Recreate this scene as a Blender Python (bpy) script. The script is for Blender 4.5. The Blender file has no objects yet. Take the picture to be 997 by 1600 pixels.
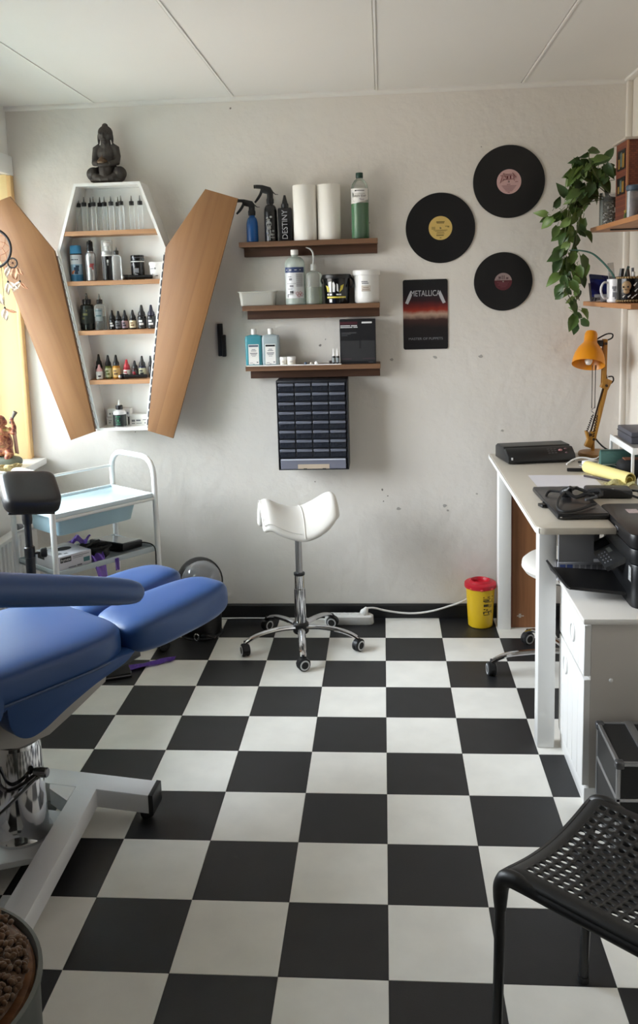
import bpy, bmesh, math, random
from mathutils import Matrix, Vector
random.seed(7)
S = bpy.context.scene
COL = S.collection
PI = math.pi

# ------------------------------------------------------------------ camera, world, light, exposure
cam = bpy.data.objects.new('camera', bpy.data.cameras.new('camera'))
COL.objects.link(cam)
Rr = ((0.99675, 0.07548, -0.02809), (0.01650, 0.15001, 0.98855), (-0.07883, 0.98580, -0.14828))   # right, up, forward
cam.matrix_world = Matrix(((Rr[0][0], Rr[1][0], -Rr[2][0], 0.01126),
                           (Rr[0][1], Rr[1][1], -Rr[2][1], -3.98396),
                           (Rr[0][2], Rr[1][2], -Rr[2][2], 1.50123), (0, 0, 0, 1)))
cd = cam.data
cd.sensor_fit = 'VERTICAL'; cd.sensor_height = 24.0
cd.lens = 1398.8 / 1600 * 24.0
cd.shift_x = (498.5 - 490.6) / 1600
cd.shift_y = (665.4 - 800) / 1600
cd.clip_start = 0.02
S.camera = cam

S.view_settings.view_transform = 'Standard'
S.view_settings.look = 'None'
S.view_settings.gamma = 1.0
S.view_settings.exposure = 0.0
S.cycles.use_denoising = True
S.cycles.max_bounces = 12
S.cycles.diffuse_bounces = 6
S.cycles.transparent_max_bounces = 16
S.cycles.caustics_reflective = False
S.cycles.caustics_refractive = False

W = bpy.data.worlds.new('overcast_sky'); S.world = W
W.use_nodes = True
wt = W.node_tree; bgn = wt.nodes['Background']           # overcast sky: three times brighter overhead than at the horizon, dull ground below
wtc = wt.nodes.new('ShaderNodeTexCoord'); wsp = wt.nodes.new('ShaderNodeSeparateXYZ'); wrp = wt.nodes.new('ShaderNodeValToRGB')
wmr = wt.nodes.new('ShaderNodeMapRange'); wmr.inputs[1].default_value = -1.0
wt.links.new(wtc.outputs['Generated'], wsp.inputs[0]); wt.links.new(wsp.outputs['Z'], wmr.inputs[0]); wt.links.new(wmr.outputs[0], wrp.inputs['Fac'])
for k, (p_, v_, t_) in enumerate(((0.0, .15, (1.0, .97, .92)), (.49, .18, (1.0, .97, .92)), (.51, .40, (.92, .96, 1.0)), (1.0, 1.0, (.83, .93, 1.02)))):
    el = wrp.color_ramp.elements[k] if k < 2 else wrp.color_ramp.elements.new(p_)
    el.position = p_; el.color = (t_[0] * v_, t_[1] * v_, t_[2] * v_, 1)
wt.links.new(wrp.outputs['Color'], bgn.inputs[0])
bgn.inputs[1].default_value = 43.0

pl = bpy.data.lights.new('window_daylight', 'AREA')       # lets the sky in through the window opening
pl.shape = 'RECTANGLE'; pl.size = 1.30; pl.size_y = 1.86
pl.cycles.is_portal = True
po = bpy.data.objects.new('window_daylight', pl); COL.objects.link(po)
po.location = (-1.90, -0.96, 1.41); po.rotation_euler = (0, -PI / 2, 0)

# ------------------------------------------------------------------ materials
def lin(c):
    return tuple(((v / 255) / 12.92 if v / 255 <= 0.04045 else ((v / 255 + 0.055) / 1.055) ** 2.4) for v in c)
MC = {}
def new_mat(name):
    m = bpy.data.materials.new(name); m.use_nodes = True
    nt = m.node_tree
    return m, nt, nt.nodes['Principled BSDF']
def mat(name, c, r=0.5, metal=0.0, bump=0.0, bs=60.0, var=0.0, vs=8.0, coat=0.0, spec=0.5, sheen=0.0, dist=0.002, world=False):
    if name in MC: return MC[name]
    m, nt, b = new_mat(name); L = nt.links.new
    c = (*lin(c), 1)
    b.inputs['Base Color'].default_value = c
    b.inputs['Roughness'].default_value = r
    b.inputs['Metallic'].default_value = metal
    b.inputs['Specular IOR Level'].default_value = spec
    b.inputs['Coat Weight'].default_value = coat
    b.inputs['Sheen Weight'].default_value = sheen
    if bump or var:
        tc = nt.nodes.new('ShaderNodeTexCoord')
        if world:
            g = nt.nodes.new('ShaderNodeNewGeometry'); src = g.outputs['Position']
        else:
            src = tc.outputs['Object']
    if var:
        n = nt.nodes.new('ShaderNodeTexNoise'); n.inputs['Scale'].default_value = vs; n.inputs['Detail'].default_value = 6
        L(src, n.inputs['Vector'])
        mx = nt.nodes.new('ShaderNodeMix'); mx.data_type = 'RGBA'; mx.blend_type = 'MULTIPLY'
        rp = nt.nodes.new('ShaderNodeValToRGB')
        rp.color_ramp.elements[0].position = 0.3; rp.color_ramp.elements[0].color = (1 - var, 1 - var, 1 - var, 1)
        rp.color_ramp.elements[1].position = 0.7; rp.color_ramp.elements[1].color = (1, 1, 1, 1)
        L(n.outputs['Fac'], rp.inputs['Fac'])
        mx.inputs[0].default_value = 1.0; mx.inputs[6].default_value = c
        L(rp.outputs['Color'], mx.inputs[7]); L(mx.outputs[2], b.inputs['Base Color'])
    if bump:
        n2 = nt.nodes.new('ShaderNodeTexNoise'); n2.inputs['Scale'].default_value = bs; n2.inputs['Detail'].default_value = 5
        L(src, n2.inputs['Vector'])
        bp = nt.nodes.new('ShaderNodeBump'); bp.inputs['Strength'].default_value = bump; bp.inputs['Distance'].default_value = dist
        L(n2.outputs['Fac'], bp.inputs['Height']); L(bp.outputs['Normal'], b.inputs['Normal'])
    MC[name] = m
    return m
def wood(name, c1, c2, axis=0, sc=6.0, r=0.5, tilt=0.0, staves=0.0):
    """grain runs along AXIS of object space (turned by TILT about y); STAVES > 0: boards of that width glued side by side"""
    if name in MC: return MC[name]
    m, nt, b = new_mat(name); L = nt.links.new
    tc = nt.nodes.new('ShaderNodeTexCoord')
    mp = nt.nodes.new('ShaderNodeMapping'); mp.inputs['Rotation'].default_value = (0, tilt, 0)
    L(tc.outputs['Object'], mp.inputs['Vector'])
    mp2 = nt.nodes.new('ShaderNodeMapping')
    s = [sc * 9] * 3; s[axis] = sc * 0.5
    mp2.inputs['Scale'].default_value = s
    L(mp.outputs['Vector'], mp2.inputs['Vector'])
    vec = mp2.outputs['Vector']
    if staves:
        sx = nt.nodes.new('ShaderNodeSeparateXYZ'); L(mp.outputs['Vector'], sx.inputs[0])
        dv = nt.nodes.new('ShaderNodeMath'); dv.operation = 'DIVIDE'; dv.inputs[1].default_value = staves
        L(sx.outputs['X'], dv.inputs[0])
        fl = nt.nodes.new('ShaderNodeMath'); fl.operation = 'FLOOR'; L(dv.outputs[0], fl.inputs[0])
        wn = nt.nodes.new('ShaderNodeTexWhiteNoise'); wn.noise_dimensions = '1D'; L(fl.outputs[0], wn.inputs['W'])
        ad = nt.nodes.new('ShaderNodeVectorMath'); ad.operation = 'MULTIPLY_ADD'
        L(wn.outputs['Color'], ad.inputs[0]); ad.inputs[1].default_value = (20, 20, 20); L(vec, ad.inputs[2])
        vec = ad.outputs[0]
    n = nt.nodes.new('ShaderNodeTexNoise'); n.inputs['Scale'].default_value = 1.0; n.inputs['Detail'].default_value = 7; n.inputs['Distortion'].default_value = 0.6
    L(vec, n.inputs['Vector'])
    rp = nt.nodes.new('ShaderNodeValToRGB')
    rp.color_ramp.elements[0].position = 0.32; rp.color_ramp.elements[0].color = (*lin(c2), 1)
    rp.color_ramp.elements[1].position = 0.68; rp.color_ramp.elements[1].color = (*lin(c1), 1)
    L(n.outputs['Fac'], rp.inputs['Fac'])
    out = rp.outputs['Color']
    if staves:
        mx = nt.nodes.new('ShaderNodeMix'); mx.data_type = 'RGBA'; mx.blend_type = 'MULTIPLY'; mx.inputs[0].default_value = 1
        r2 = nt.nodes.new('ShaderNodeMapRange'); r2.inputs[3].default_value = 0.93; r2.inputs[4].default_value = 1.03
        L(wn.outputs['Value'], r2.inputs[0]); L(out, mx.inputs[6]); L(r2.outputs[0], mx.inputs[7]); out = mx.outputs[2]
    L(out, b.inputs['Base Color'])
    b.inputs['Roughness'].default_value = r
    bp = nt.nodes.new('ShaderNodeBump'); bp.inputs['Strength'].default_value = 0.15; bp.inputs['Distance'].default_value = 0.001
    L(n.outputs['Fac'], bp.inputs['Height']); L(bp.outputs['Normal'], b.inputs['Normal'])
    MC[name] = m
    return m
def clear(name, c, op=0.3, r=0.1, tint=None):
    """clear or cloudy plastic / thin glass: transparent film mixed with a glossy tinted body"""
    if name in MC: return MC[name]
    m, nt, b = new_mat(name); L = nt.links.new
    b.inputs['Base Color'].default_value = (*lin(c), 1); b.inputs['Roughness'].default_value = r
    t = nt.nodes.new('ShaderNodeBsdfTransparent'); t.inputs[0].default_value = (*lin(tint or (255, 255, 255)), 1)
    mx = nt.nodes.new('ShaderNodeMixShader')
    fr = nt.nodes.new('ShaderNodeFresnel'); fr.inputs[0].default_value = 1.35
    ad = nt.nodes.new('ShaderNodeMath'); ad.operation = 'ADD'; ad.use_clamp = True; ad.inputs[1].default_value = op
    L(fr.outputs[0], ad.inputs[0]); L(ad.outputs[0], mx.inputs[0])
    L(t.outputs[0], mx.inputs[1]); L(b.outputs[0], mx.inputs[2])
    L(mx.outputs[0], nt.nodes['Material Output'].inputs[0])
    MC[name] = m
    return m

# ------------------------------------------------------------------ mesh building
class MB:
    def __init__(s): s.bm = bmesh.new()
    def add(s, vs, fs, M=None):
        v = [s.bm.verts.new(M @ Vector(p) if M else p) for p in vs]
        for f in fs:
            try: s.bm.faces.new([v[i] for i in f])
            except ValueError: pass
        return s
    def box(s, x0, x1, y0, y1, z0, z1, bev=0.0, M=None, seg=2):
        vs = [(x, y, z) for x in (x0, x1) for y in (y0, y1) for z in (z0, z1)]
        v = [s.bm.verts.new(M @ Vector(p) if M else p) for p in vs]
        fs = [s.bm.faces.new([v[i] for i in f]) for f in ((0, 1, 3, 2), (4, 6, 7, 5), (0, 4, 5, 1), (2, 3, 7, 6), (0, 2, 6, 4), (1, 5, 7, 3))]
        if bev:
            es = list({e for f in fs for e in f.edges})
            bmesh.ops.recalc_face_normals(s.bm, faces=fs)
            bmesh.ops.bevel(s.bm, geom=es, offset=bev, segments=seg, profile=0.5, affect='EDGES')
        return s
    def lathe(s, prof, c=(0, 0, 0), n=20, a0=0.0, a1=2 * PI, M=None, sx=1.0, sy=1.0, cap=True):
        full = abs(a1 - a0 - 2 * PI) < 1e-6; ring = prof[0] == prof[-1]
        m = n if full else n + 1
        vs, fs = [], []
        for r, z in prof:
            for k in range(m):
                a = a0 + (a1 - a0) * k / n - PI / 2
                vs.append((c[0] + r * math.cos(a) * sx, c[1] + r * math.sin(a) * sy, c[2] + z))
        for i in range(len(prof) - 1):
            for k in range(n):
                a, b = i * m + k, i * m + (k + 1) % m
                fs.append((a, b, b + m, a + m))
        if full and cap and not ring and (prof[0][0] > 1e-5 or prof[-1][0] < 1e-5):
            if prof[0][0] > 1e-5: fs.append(tuple(range(m - 1, -1, -1)))
            if prof[-1][0] > 1e-5: fs.append(tuple((len(prof) - 1) * m + k for k in range(m)))
        s.add(vs, fs, M)
        return s
    def tube(s, pts, r, n=8, closed=False, cap=True, M=None, flat=1.0):
        P = [Vector(p) for p in pts]; N = len(P)
        rr = r if isinstance(r, (list, tuple)) else [r] * N
        if len(rr) != N:                                     # radii resampled along the path
            q = [i * (len(rr) - 1) / (N - 1) for i in range(N)]
            rr = [rr[int(v)] + (rr[min(int(v) + 1, len(rr) - 1)] - rr[int(v)]) * (v - int(v)) for v in q]
        T = []
        for i in range(N):
            a = P[(i - 1) % N] if (closed or i > 0) else P[i]
            b = P[(i + 1) % N] if (closed or i < N - 1) else P[i]
            t = (b - a); T.append(t.normalized() if t.length > 1e-9 else Vector((0, 0, 1)))
        u = T[0].cross(Vector((0, 0, 1)))
        if u.length < 1e-3: u = T[0].cross(Vector((0, 1, 0)))
        u.normalize(); vs, fs = [], []
        for i in range(N):
            u = (u - T[i] * u.dot(T[i])); u.normalize(); w = T[i].cross(u)
            for k in range(n):
                a = 2 * PI * k / n
                vs.append(tuple(P[i] + u * (rr[i] * math.cos(a)) + w * (rr[i] * flat * math.sin(a))))
        for i in range(N if closed else N - 1):
            for k in range(n):
                a, b = i * n + k, i * n + (k + 1) % n
                c2, d = ((i + 1) % N) * n + (k + 1) % n, ((i + 1) % N) * n + k
                fs.append((a, b, c2, d))
        if cap and not closed:
            fs.append(tuple(range(n - 1, -1, -1))); fs.append(tuple((N - 1) * n + k for k in range(n)))
        s.add(vs, fs, M); return s
    def prism(s, poly, h0, h1, axis='z', M=None, bev=0.0):
        def P(a, b, h): return {'z': (a, b, h), 'y': (a, h, b), 'x': (h, a, b)}[axis]
        n = len(poly)
        vs = [P(a, b, h0) for a, b in poly] + [P(a, b, h1) for a, b in poly]
        v = [s.bm.verts.new(M @ Vector(p) if M else p) for p in vs]
        fs = [s.bm.faces.new(v[:n]), s.bm.faces.new(v[n:][::-1])]
        for i in range(n):
            j = (i + 1) % n
            fs.append(s.bm.faces.new((v[i], v[n + i], v[n + j], v[j])))
        if bev:
            bmesh.ops.recalc_face_normals(s.bm, faces=fs)
            bmesh.ops.bevel(s.bm, geom=list({e for f in fs[:2] for e in f.edges}), offset=bev, segments=2, profile=0.5, affect='EDGES')
        return s
    def ell(s, c, r, n=16, m=10, M=None, e=1.0, e2=1.0, taper=0.0):
        """superellipsoid; e vertical, e2 plan exponent (1 round, <1 boxy); taper narrows y towards +x"""
        def sg(v, p): return math.copysign(abs(v) ** p, v)
        rx, ry, rz = r if isinstance(r, (tuple, list)) else (r, r, r)
        vs, fs = [], []
        for i in range(m + 1):
            t = -PI / 2 + PI * i / m
            for k in range(n):
                a = 2 * PI * k / n
                x = sg(math.cos(t), e) * sg(math.cos(a), e2); y = sg(math.cos(t), e) * sg(math.sin(a), e2)
                y *= 1 - taper * x
                vs.append((c[0] + rx * x, c[1] + ry * y, c[2] + rz * sg(math.sin(t), e)))
        for i in range(m):
            for k in range(n):
                a, b = i * n + k, i * n + (k + 1) % n
                fs.append((a, b, b + n, a + n))
        s.add(vs, fs, M)
        return s
    def sheet(s, f, nu, nv, th=0.0, M=None):
        """f(u,v)->point on a grid; th: thickness pushed along -z"""
        vs = [tuple(f(i / nu, j / nv)) for i in range(nu + 1) for j in range(nv + 1)]
        m = nv + 1; fs = [(i * m + j, (i + 1) * m + j, (i + 1) * m + j + 1, i * m + j + 1) for i in range(nu) for j in range(nv)]
        if th:
            o = len(vs); vs = vs + [(x, y, z - th) for x, y, z in vs]
            fs = fs + [tuple(o + q for q in f_[::-1]) for f_ in fs]
            ed = [i * m for i in range(nu + 1)] + [nu * m + j for j in range(1, m)] + [i * m + nv for i in range(nu - 1, -1, -1)] + [j for j in range(nv - 1, 0, -1)]
            for a, b in zip(ed, ed[1:] + ed[:1]): fs.append((a, b, o + b, o + a))
        s.add(vs, fs, M); return s
    def loft(s, rings, M=None, cap=True):
        n = len(rings[0]); vs = [p for r in rings for p in r]; fs = []
        for i in range(len(rings) - 1):
            for k in range(n):
                a, b = i * n + k, i * n + (k + 1) % n
                fs.append((a, b, b + n, a + n))
        if cap:
            fs.append(tuple(range(n - 1, -1, -1))); fs.append(tuple((len(rings) - 1) * n + k for k in range(n)))
        s.add(vs, fs, M); return s
    def mesh(s, name, merge=True):
        bm = s.bm
        if merge: bmesh.ops.remove_doubles(bm, verts=bm.verts, dist=1e-6)
        bmesh.ops.recalc_face_normals(bm, faces=bm.faces)
        me = bpy.data.meshes.new(name); bm.to_mesh(me); bm.free()
        return me
def smooth(me, ang=38):
    me.polygons.foreach_set('use_smooth', [True] * len(me.polygons))
    try: me.set_sharp_from_angle(angle=math.radians(ang))
    except Exception: pass
def evaluated(me, mods):
    """a mesh with modifiers applied (mods: list of (type, {settings}))"""
    o = bpy.data.objects.new('tmp', me); COL.objects.link(o)
    for t, kw in mods:
        md = o.modifiers.new(t, t)
        for k, v in kw.items(): setattr(md, k, v)
    dg = bpy.context.evaluated_depsgraph_get()
    r = bpy.data.meshes.new_from_object(o.evaluated_get(dg), depsgraph=dg)
    bpy.data.objects.remove(o)
    return r
def blend(mb, voxel, it=4):
    return evaluated(mb.mesh('blend', False), [('REMESH', {'mode': 'VOXEL', 'voxel_size': voxel}), ('SMOOTH', {'iterations': it, 'factor': 0.5})])

ORG = {}
def thing(name, label, cat, loc=(0, 0, 0), group=None):
    o = bpy.data.objects.new(name, None); COL.objects.link(o)
    o.empty_display_size = 0.05; o.location = loc
    o['label'] = label; o['category'] = cat
    if group: o['group'] = group
    ORG[o] = Vector(loc)
    return o
def part(t, name, mb, m, label=None, local=False, sub=0, ang=38, mods=()):
    """a mesh part under T (thing or part); geometry in world coordinates unless LOCAL"""
    me = mb.mesh(name) if isinstance(mb, MB) else mb
    if not local: me.transform(Matrix.Translation(-ORG[t]))
    me.materials.clear(); me.materials.append(m); smooth(me, ang)
    o = bpy.data.objects.new(name, me); COL.objects.link(o); o.parent = t
    ORG[o] = ORG[t]
    if label: o['label'] = label
    if sub:
        sm = o.modifiers.new('subdivision', 'SUBSURF'); sm.levels = sub; sm.render_levels = sub
    for ty, kw in mods:
        md = o.modifiers.new(ty.lower(), ty)
        for k, v in kw.items(): setattr(md, k, v)
    return o
def solo(name, label, cat, mb, m, group=None, ang=38, sub=0, kind=None):
    me = mb.mesh(name) if isinstance(mb, MB) else mb
    xs = [v.co for v in me.vertices]
    c = Vector(((min(p.x for p in xs) + max(p.x for p in xs)) / 2, (min(p.y for p in xs) + max(p.y for p in xs)) / 2, min(p.z for p in xs)))
    me.transform(Matrix.Translation(-c)); me.materials.clear(); me.materials.append(m); smooth(me, ang)
    o = bpy.data.objects.new(name, me); COL.objects.link(o); o.location = c
    ORG[o] = c
    if label: o['label'] = label
    if cat: o['category'] = cat
    if group: o['group'] = group
    if kind: o['kind'] = kind
    if sub:
        sm = o.modifiers.new('subdivision', 'SUBSURF'); sm.levels = sub; sm.render_levels = sub
    return o
def struct(name, mb, m): 
    return solo(name, None, None, mb, m, kind='structure')
def clone(root, loc, label=None):
    """a copy of a thing with copies of its parts and sub-parts"""
    r = root.copy(); COL.objects.link(r); r.location = loc; ORG[r] = Vector(loc)
    if label: r['label'] = label
    for ch in list(root.children):
        c = ch.copy(); COL.objects.link(c); c.parent = r
        for g in list(ch.children):
            d = g.copy(); COL.objects.link(d); d.parent = c
    return r
def text_mesh(s, size, ex=0.0003, R=None, sx=1.0, M=None, shear=0.0):
    """lettering as a mesh: centred in the XZ plane facing -y, or wrapped on a cylinder of radius R"""
    cu = bpy.data.curves.new('lettering', 'FONT'); cu.body = s; cu.size = size; cu.align_x = 'CENTER'; cu.align_y = 'CENTER'
    cu.extrude = 0.0 if R else ex; cu.shear = shear; cu.resolution_u = 3
    me = evaluated(cu, [])
    bm = bmesh.new(); bm.from_mesh(me)
    if R: bmesh.ops.subdivide_edges(bm, edges=[e for e in bm.edges if e.calc_length() > 0.006], cuts=1)
    for v in bm.verts:
        x, y, z = v.co.x * sx, v.co.y, v.co.z
        v.co = (R * math.sin(x / R), -R * math.cos(x / R), y) if R else (x, -z, y)
    if M: bm.transform(M)
    bm.to_mesh(me); bm.free()
    return me
def T(x, y, z): return Matrix.Translation((x, y, z))
def RZ(a): return Matrix.Rotation(a, 4, 'Z')
def RY(a): return Matrix.Rotation(a, 4, 'Y')
def RX(a): return Matrix.Rotation(a, 4, 'X')
def arc_patch(mb, R, z0, z1, x0, x1, c=(0, 0, 0), n=6):
    """print patch on a cylinder facing -y, x0..x1 measured along the surface"""
    return mb.lathe([(R, z0), (R, z1)], c=c, n=n, a0=x0 / R, a1=x1 / R)
def smooth_path(pts, k=6):
    P = [Vector(p) for p in pts]; P = [P[0] * 2 - P[1]] + P + [P[-1] * 2 - P[-2]]; out = []
    for i in range(1, len(P) - 2):
        a, b, c, d = P[i - 1], P[i], P[i + 1], P[i + 2]
        for j in range(k):
            t = j / k
            out.append(0.5 * ((2 * b) + (c - a) * t + (2 * a - 5 * b + 4 * c - d) * t * t + (3 * b - a - 3 * c + d) * t ** 3))
    out.append(P[-2]); return out

WHITE_PLASTIC = mat('white plastic', (232, 231, 228), 0.35)
BLACK_PLASTIC = mat('black plastic', (22, 22, 24), 0.4)
BLACK_GLOSS = mat('glossy black', (15, 15, 17), 0.2)
CHROME = mat('chrome', (215, 216, 220), 0.08, 1.0)
STEEL = mat('brushed steel', (180, 180, 182), 0.3, 1.0)
WHITE_PAINT = mat('white enamel paint', (236, 236, 234), 0.3)
PAPER = mat('white paper', (236, 234, 232), 0.8)
INK = mat('black print', (25, 25, 27), 0.6)
GREY_INK = mat('grey print', (120, 120, 125), 0.6)
PALE_INK = mat('pale print', (215, 215, 215), 0.5)
RUBBER = mat('black rubber', (25, 25, 26), 0.7)
BRASS = mat('brass', (190, 150, 70), 0.3, 1.0)

# ------------------------------------------------------------------ the setting
TILE = 0.2455; YW = -9.0195 * TILE
XL, XR, YF, ZC = -1.63, 1.058, -4.42, 2.338
WALL = mat('white plastered wall', (229, 224, 217), 0.75, bump=0.75, bs=22, var=0.04, vs=2.2, dist=0.005)
WALL_L = mat('white painted wall', (228, 226, 222), 0.75, bump=0.4, bs=20, dist=0.003)
CEIL = mat('ceiling board', (230, 227, 221), 0.8, bump=0.15, bs=9, dist=0.003, var=0.03, vs=1.5)

floor = struct('floor', MB().box(-1.9, XR + 0.05, YF - 0.05, 0.0, -0.06, -0.003), mat('floor screed', (150, 146, 138), 0.8))
TW = mat('white vinyl tile', (236, 233, 226), 0.42, bump=0.12, bs=220, var=0.10, vs=9, dist=0.0006, world=True)
TB = mat('black vinyl tile', (34, 34, 36), 0.45, bump=0.25, bs=260, var=0.25, vs=14, dist=0.0008, world=True)
tm = {}
for k, m in ((0, TW), (1, TB)):
    h = TILE / 2 - 0.0004
    me = MB().box(-h, h, -h, h, -0.003, 0.0, bev=0.0006, seg=1).mesh('tile'); me.materials.append(m); tm[k] = me
for i in range(-7, 5):
    for j in range(-9, 9):
        x0, x1 = max(i * TILE, XL), min((i + 1) * TILE, XR)
        o = bpy.data.objects.new('tile', tm[(i + j) % 2]); COL.objects.link(o); o.parent = floor
        o.location = Vector(((x0 + x1) / 2, YW + (j + 0.5) * TILE, 0)) - ORG[floor]
        o.scale = ((x1 - x0) / TILE, 1, 1)
wb = struct('wall_back', MB().box(-1.9, XR + 0.12, 0.0, 0.12, 0, ZC), WALL)
PATCH = mat('bare plaster patch', (176, 172, 166), 0.85, bump=0.6, bs=150)
CHIP = mat('dark chip in the paint', (140, 134, 128), 0.9)
def blob(mb, x, z, r, sx=1.3):
    n = 9; vs = []
    for k in range(n):
        a = 2 * PI * k / n; q = r * .8 * random.uniform(0.6, 1.15)
        vs.append((x + q * sx * math.cos(a), z + q * math.sin(a)))
    mb.prism(vs, -0.0012, 0.001, 'y')
for x, z, r in ((0.047, 1.193, .010), (0.238, 1.200, .010), (0.437, 1.198, .011), (0.068, 0.514, .011), (0.276, 0.527, .010), (0.532, 0.866, .007), (0.29, 0.505, .006), (0.42, .58, .005)):
    b = MB(); blob(b, x, z, r); part(wb, 'plaster_patch', b, PATCH)
for x, z, r in ((-0.27, 1.263, .008), (-.245, 1.29, .004), (-0.005, .604, .006), (.02, .575, .005), (.0, .55, .004), (-.63, 2.292, .006), (-.04, 1.79, .004), (-.31, .645, .004), (-1.13, .888, .004), (.44, 2.09, .003)):
    b = MB(); blob(b, x, z, r, 1.0); part(wb, 'paint_chip', b, CHIP)
wl = MB()
wl.box(XL - 0.27, XL, YF, 0.0, 0, 0.745); wl.box(XL - 0.27, XL, YF, 0.0, 2.05, ZC); wl.box(XL - 0.27, XL, YF, -1.90, 0.745, 2.05)
struct('wall_left', wl, WALL_L)
struct('wall_right', MB().box(XR, XR + 0.12, YF, 0.0, 0, ZC), mat('white right wall', (224, 217, 206), 0.75, bump=0.3, bs=20, dist=0.003))
struct('wall_front', MB().box(XL - 0.27, XR + 0.12, YF - 0.12, YF, 0, ZC), mat('dark front wall', (56, 52, 48), 0.8))  # unseen wall, coloured dark to cut the bounce light into the room
ce = struct('ceiling', MB().box(XL - 0.27, XR + 0.12, YF - 0.12, 0.12, ZC + 0.006, ZC + 0.1), CEIL)
GAPM = mat('white cover strip', (236, 233, 228), 0.6)
seams = [XL - 0.01, -1.227, -0.617, -0.003, 0.607, XR + 0.01]
for a, b in zip(seams, seams[1:]):
    part(ce, 'panel', MB().box(a + 0.004, b - 0.004, YF, 0.0, ZC, ZC + 0.006, bev=0.0015, seg=1), CEIL)
for a in seams[1:-1]:
    part(ce, 'cover_strip', MB().box(a - 0.001, a + 0.006, YF, 0.0, ZC - 0.003, ZC + 0.006), GAPM)
b = MB(); b.prism([(0, ZC), (0, ZC - 0.018), (-0.008, ZC - 0.016), (-0.016, ZC - 0.008), (-0.018, ZC)], XL, XR, 'x')
struct('trim_1', b, CEIL)
struct('trim_2', MB().box(1.026, XR, YF, -0.004, ZC - 0.012, ZC, bev=0.003), GAPM)
struct('trim_3', MB().box(1.036, XR, -0.03, 0.0, 0.0, ZC - 0.012, bev=0.003), mat('white pipe casing', (230, 224, 214), 0.6))
b = MB(); b.prism([(0, 0), (0, 0.066), (-0.008, 0.066), (-0.014, 0.06), (-0.014, 0)], XL, XR, 'x')
struct('baseboard_back', b, mat('black baseboard', (20, 20, 22), 0.5))

# window with its recess, sill and lintel box on the left wall
wn = bpy.data.objects.new('window_1', None); COL.objects.link(wn); wn.location = (-1.80, -1.18, 0.775); wn['kind'] = 'structure'; ORG[wn] = Vector(wn.location)
CREAM = mat('cream painted window wood', (238, 212, 158), 0.45)
TAN = mat('tan varnished trim', (214, 176, 122), 0.5)
for y0, y1 in ((-0.09, -0.034), (-1.90, -1.84), (-0.66, -0.60), (-1.26, -1.20)):
    part(wn, 'post', MB().box(-1.85, -1.79, y0, y1, 0.775, 2.05, bev=0.004), CREAM)
for z0, z1 in ((0.775, 0.83), (1.99, 2.05), (1.66, 1.71)):
    part(wn, 'rail', MB().box(-1.845, -1.795, -1.87, -0.05, z0, z1, bev=0.004), CREAM)
GL = clear('window glass', (235, 245, 245), 0.0, 0.02)
for y0, y1 in ((-0.60, -0.09), (-1.20, -0.66), (-1.84, -1.26)):
    part(wn, 'pane', MB().box(-1.822, -1.818, y0, y1, 0.83, 1.66), GL)
    part(wn, 'pane', MB().box(-1.822, -1.818, y0, y1, 1.71, 1.99), GL)
part(wn, 'jamb', MB().box(-1.90, -1.632, -0.034, -0.002, 0.775, 2.05, bev=0.003), CREAM)
part(wn, 'jamb', MB().box(-1.90, -1.632, -1.90, -1.87, 0.775, 2.05, bev=0.003), CREAM)
part(wn, 'corner_strip', MB().box(-1.634, -1.614, -0.036, -0.001, 0.775, 2.045, bev=0.003), TAN)
part(wn, 'lintel_board', MB().box(-1.634, -1.612, -1.96, -0.002, 2.046, 2.13, bev=0.004), WHITE_PAINT)
b = MB(); b.prism([(-1.90, -0.004), (-1.556, -0.004), (-1.556, -1.96), (-1.90, -1.96)], 0.745, 0.775, 'z', bev=0.004)
part(wn, 'sill', b, mat('white window sill', (238, 238, 236), 0.35))
# ------------------------------------------------------------------ coffin cabinet with open doors
YD = -0.13
OUT = [(-1.299, 1.986), (-1.011, 1.986), (-0.913, 1.705), (-1.036, 0.915), (-1.265, 0.915), (-1.392, 1.705)]
def inset(poly, d):
    n = len(poly); out = []
    for i in range(n):
        a, b, c = Vector(poly[i - 1]), Vector(poly[i]), Vector(poly[(i + 1) % n])
        e1, e2 = (b - a).normalized(), (c - b).normalized()
        n1, n2 = Vector((e1.y, -e1.x)), Vector((e2.y, -e2.x))
        m = (n1 + n2).normalized(); out.append(tuple(b + m * (d / max(m.dot(n1), 0.2))))
    return out
INN = inset(OUT, 0.012)
LAQ = mat('white lacquered board', (238, 237, 234), 0.35)
OAKE = wood('oak shelf board', (186, 140, 100), (160, 116, 80), 0, 5, 0.5)
cab = thing('coffin_cabinet', 'white coffin-shaped wall cabinet with two open oak doors', 'cabinet', (-1.15, -0.065, 0.915))
b = MB()
b.prism(OUT, -0.008, -0.0005, 'y')
n = 6
vs = [(x, YD, z) for x, z in OUT] + [(x, YD, z) for x, z in INN] + [(x, -0.008, z) for x, z in OUT] + [(x, -0.008, z) for x, z in INN]
fs = []
for i in range(n):
    j = (i + 1) % n
    fs += [(i, j, n + j, n + i), (i, 2 * n + i, 2 * n + j, j), (n + i, n + j, 3 * n + j, 3 * n + i)]
b.add(vs, fs)
part(cab, 'carcass', b, LAQ)
def xs_at(z):
    lx = rx = None
    for i in range(6):
        (x0, z0), (x1, z1) = INN[i], INN[(i + 1) % 6]
        if (z0 - z) * (z1 - z) <= 0 and abs(z0 - z1) > 1e-6:
            x = x0 + (x1 - x0) * (z - z0) / (z1 - z0)
            if x < -1.15: lx = x
            else: rx = x
    return lx, rx
SH = [1.787, 1.574, 1.359, 1.141]
for z in SH:
    a0, a1 = xs_at(z - 0.019); c0, c1 = xs_at(z)
    b = MB(); b.prism([(a0, z - 0.019), (a1, z - 0.019), (c1, z), (c0, z)], YD + 0.002, -0.008, 'y')
    part(cab, 'shelf', b, OAKE)
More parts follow.
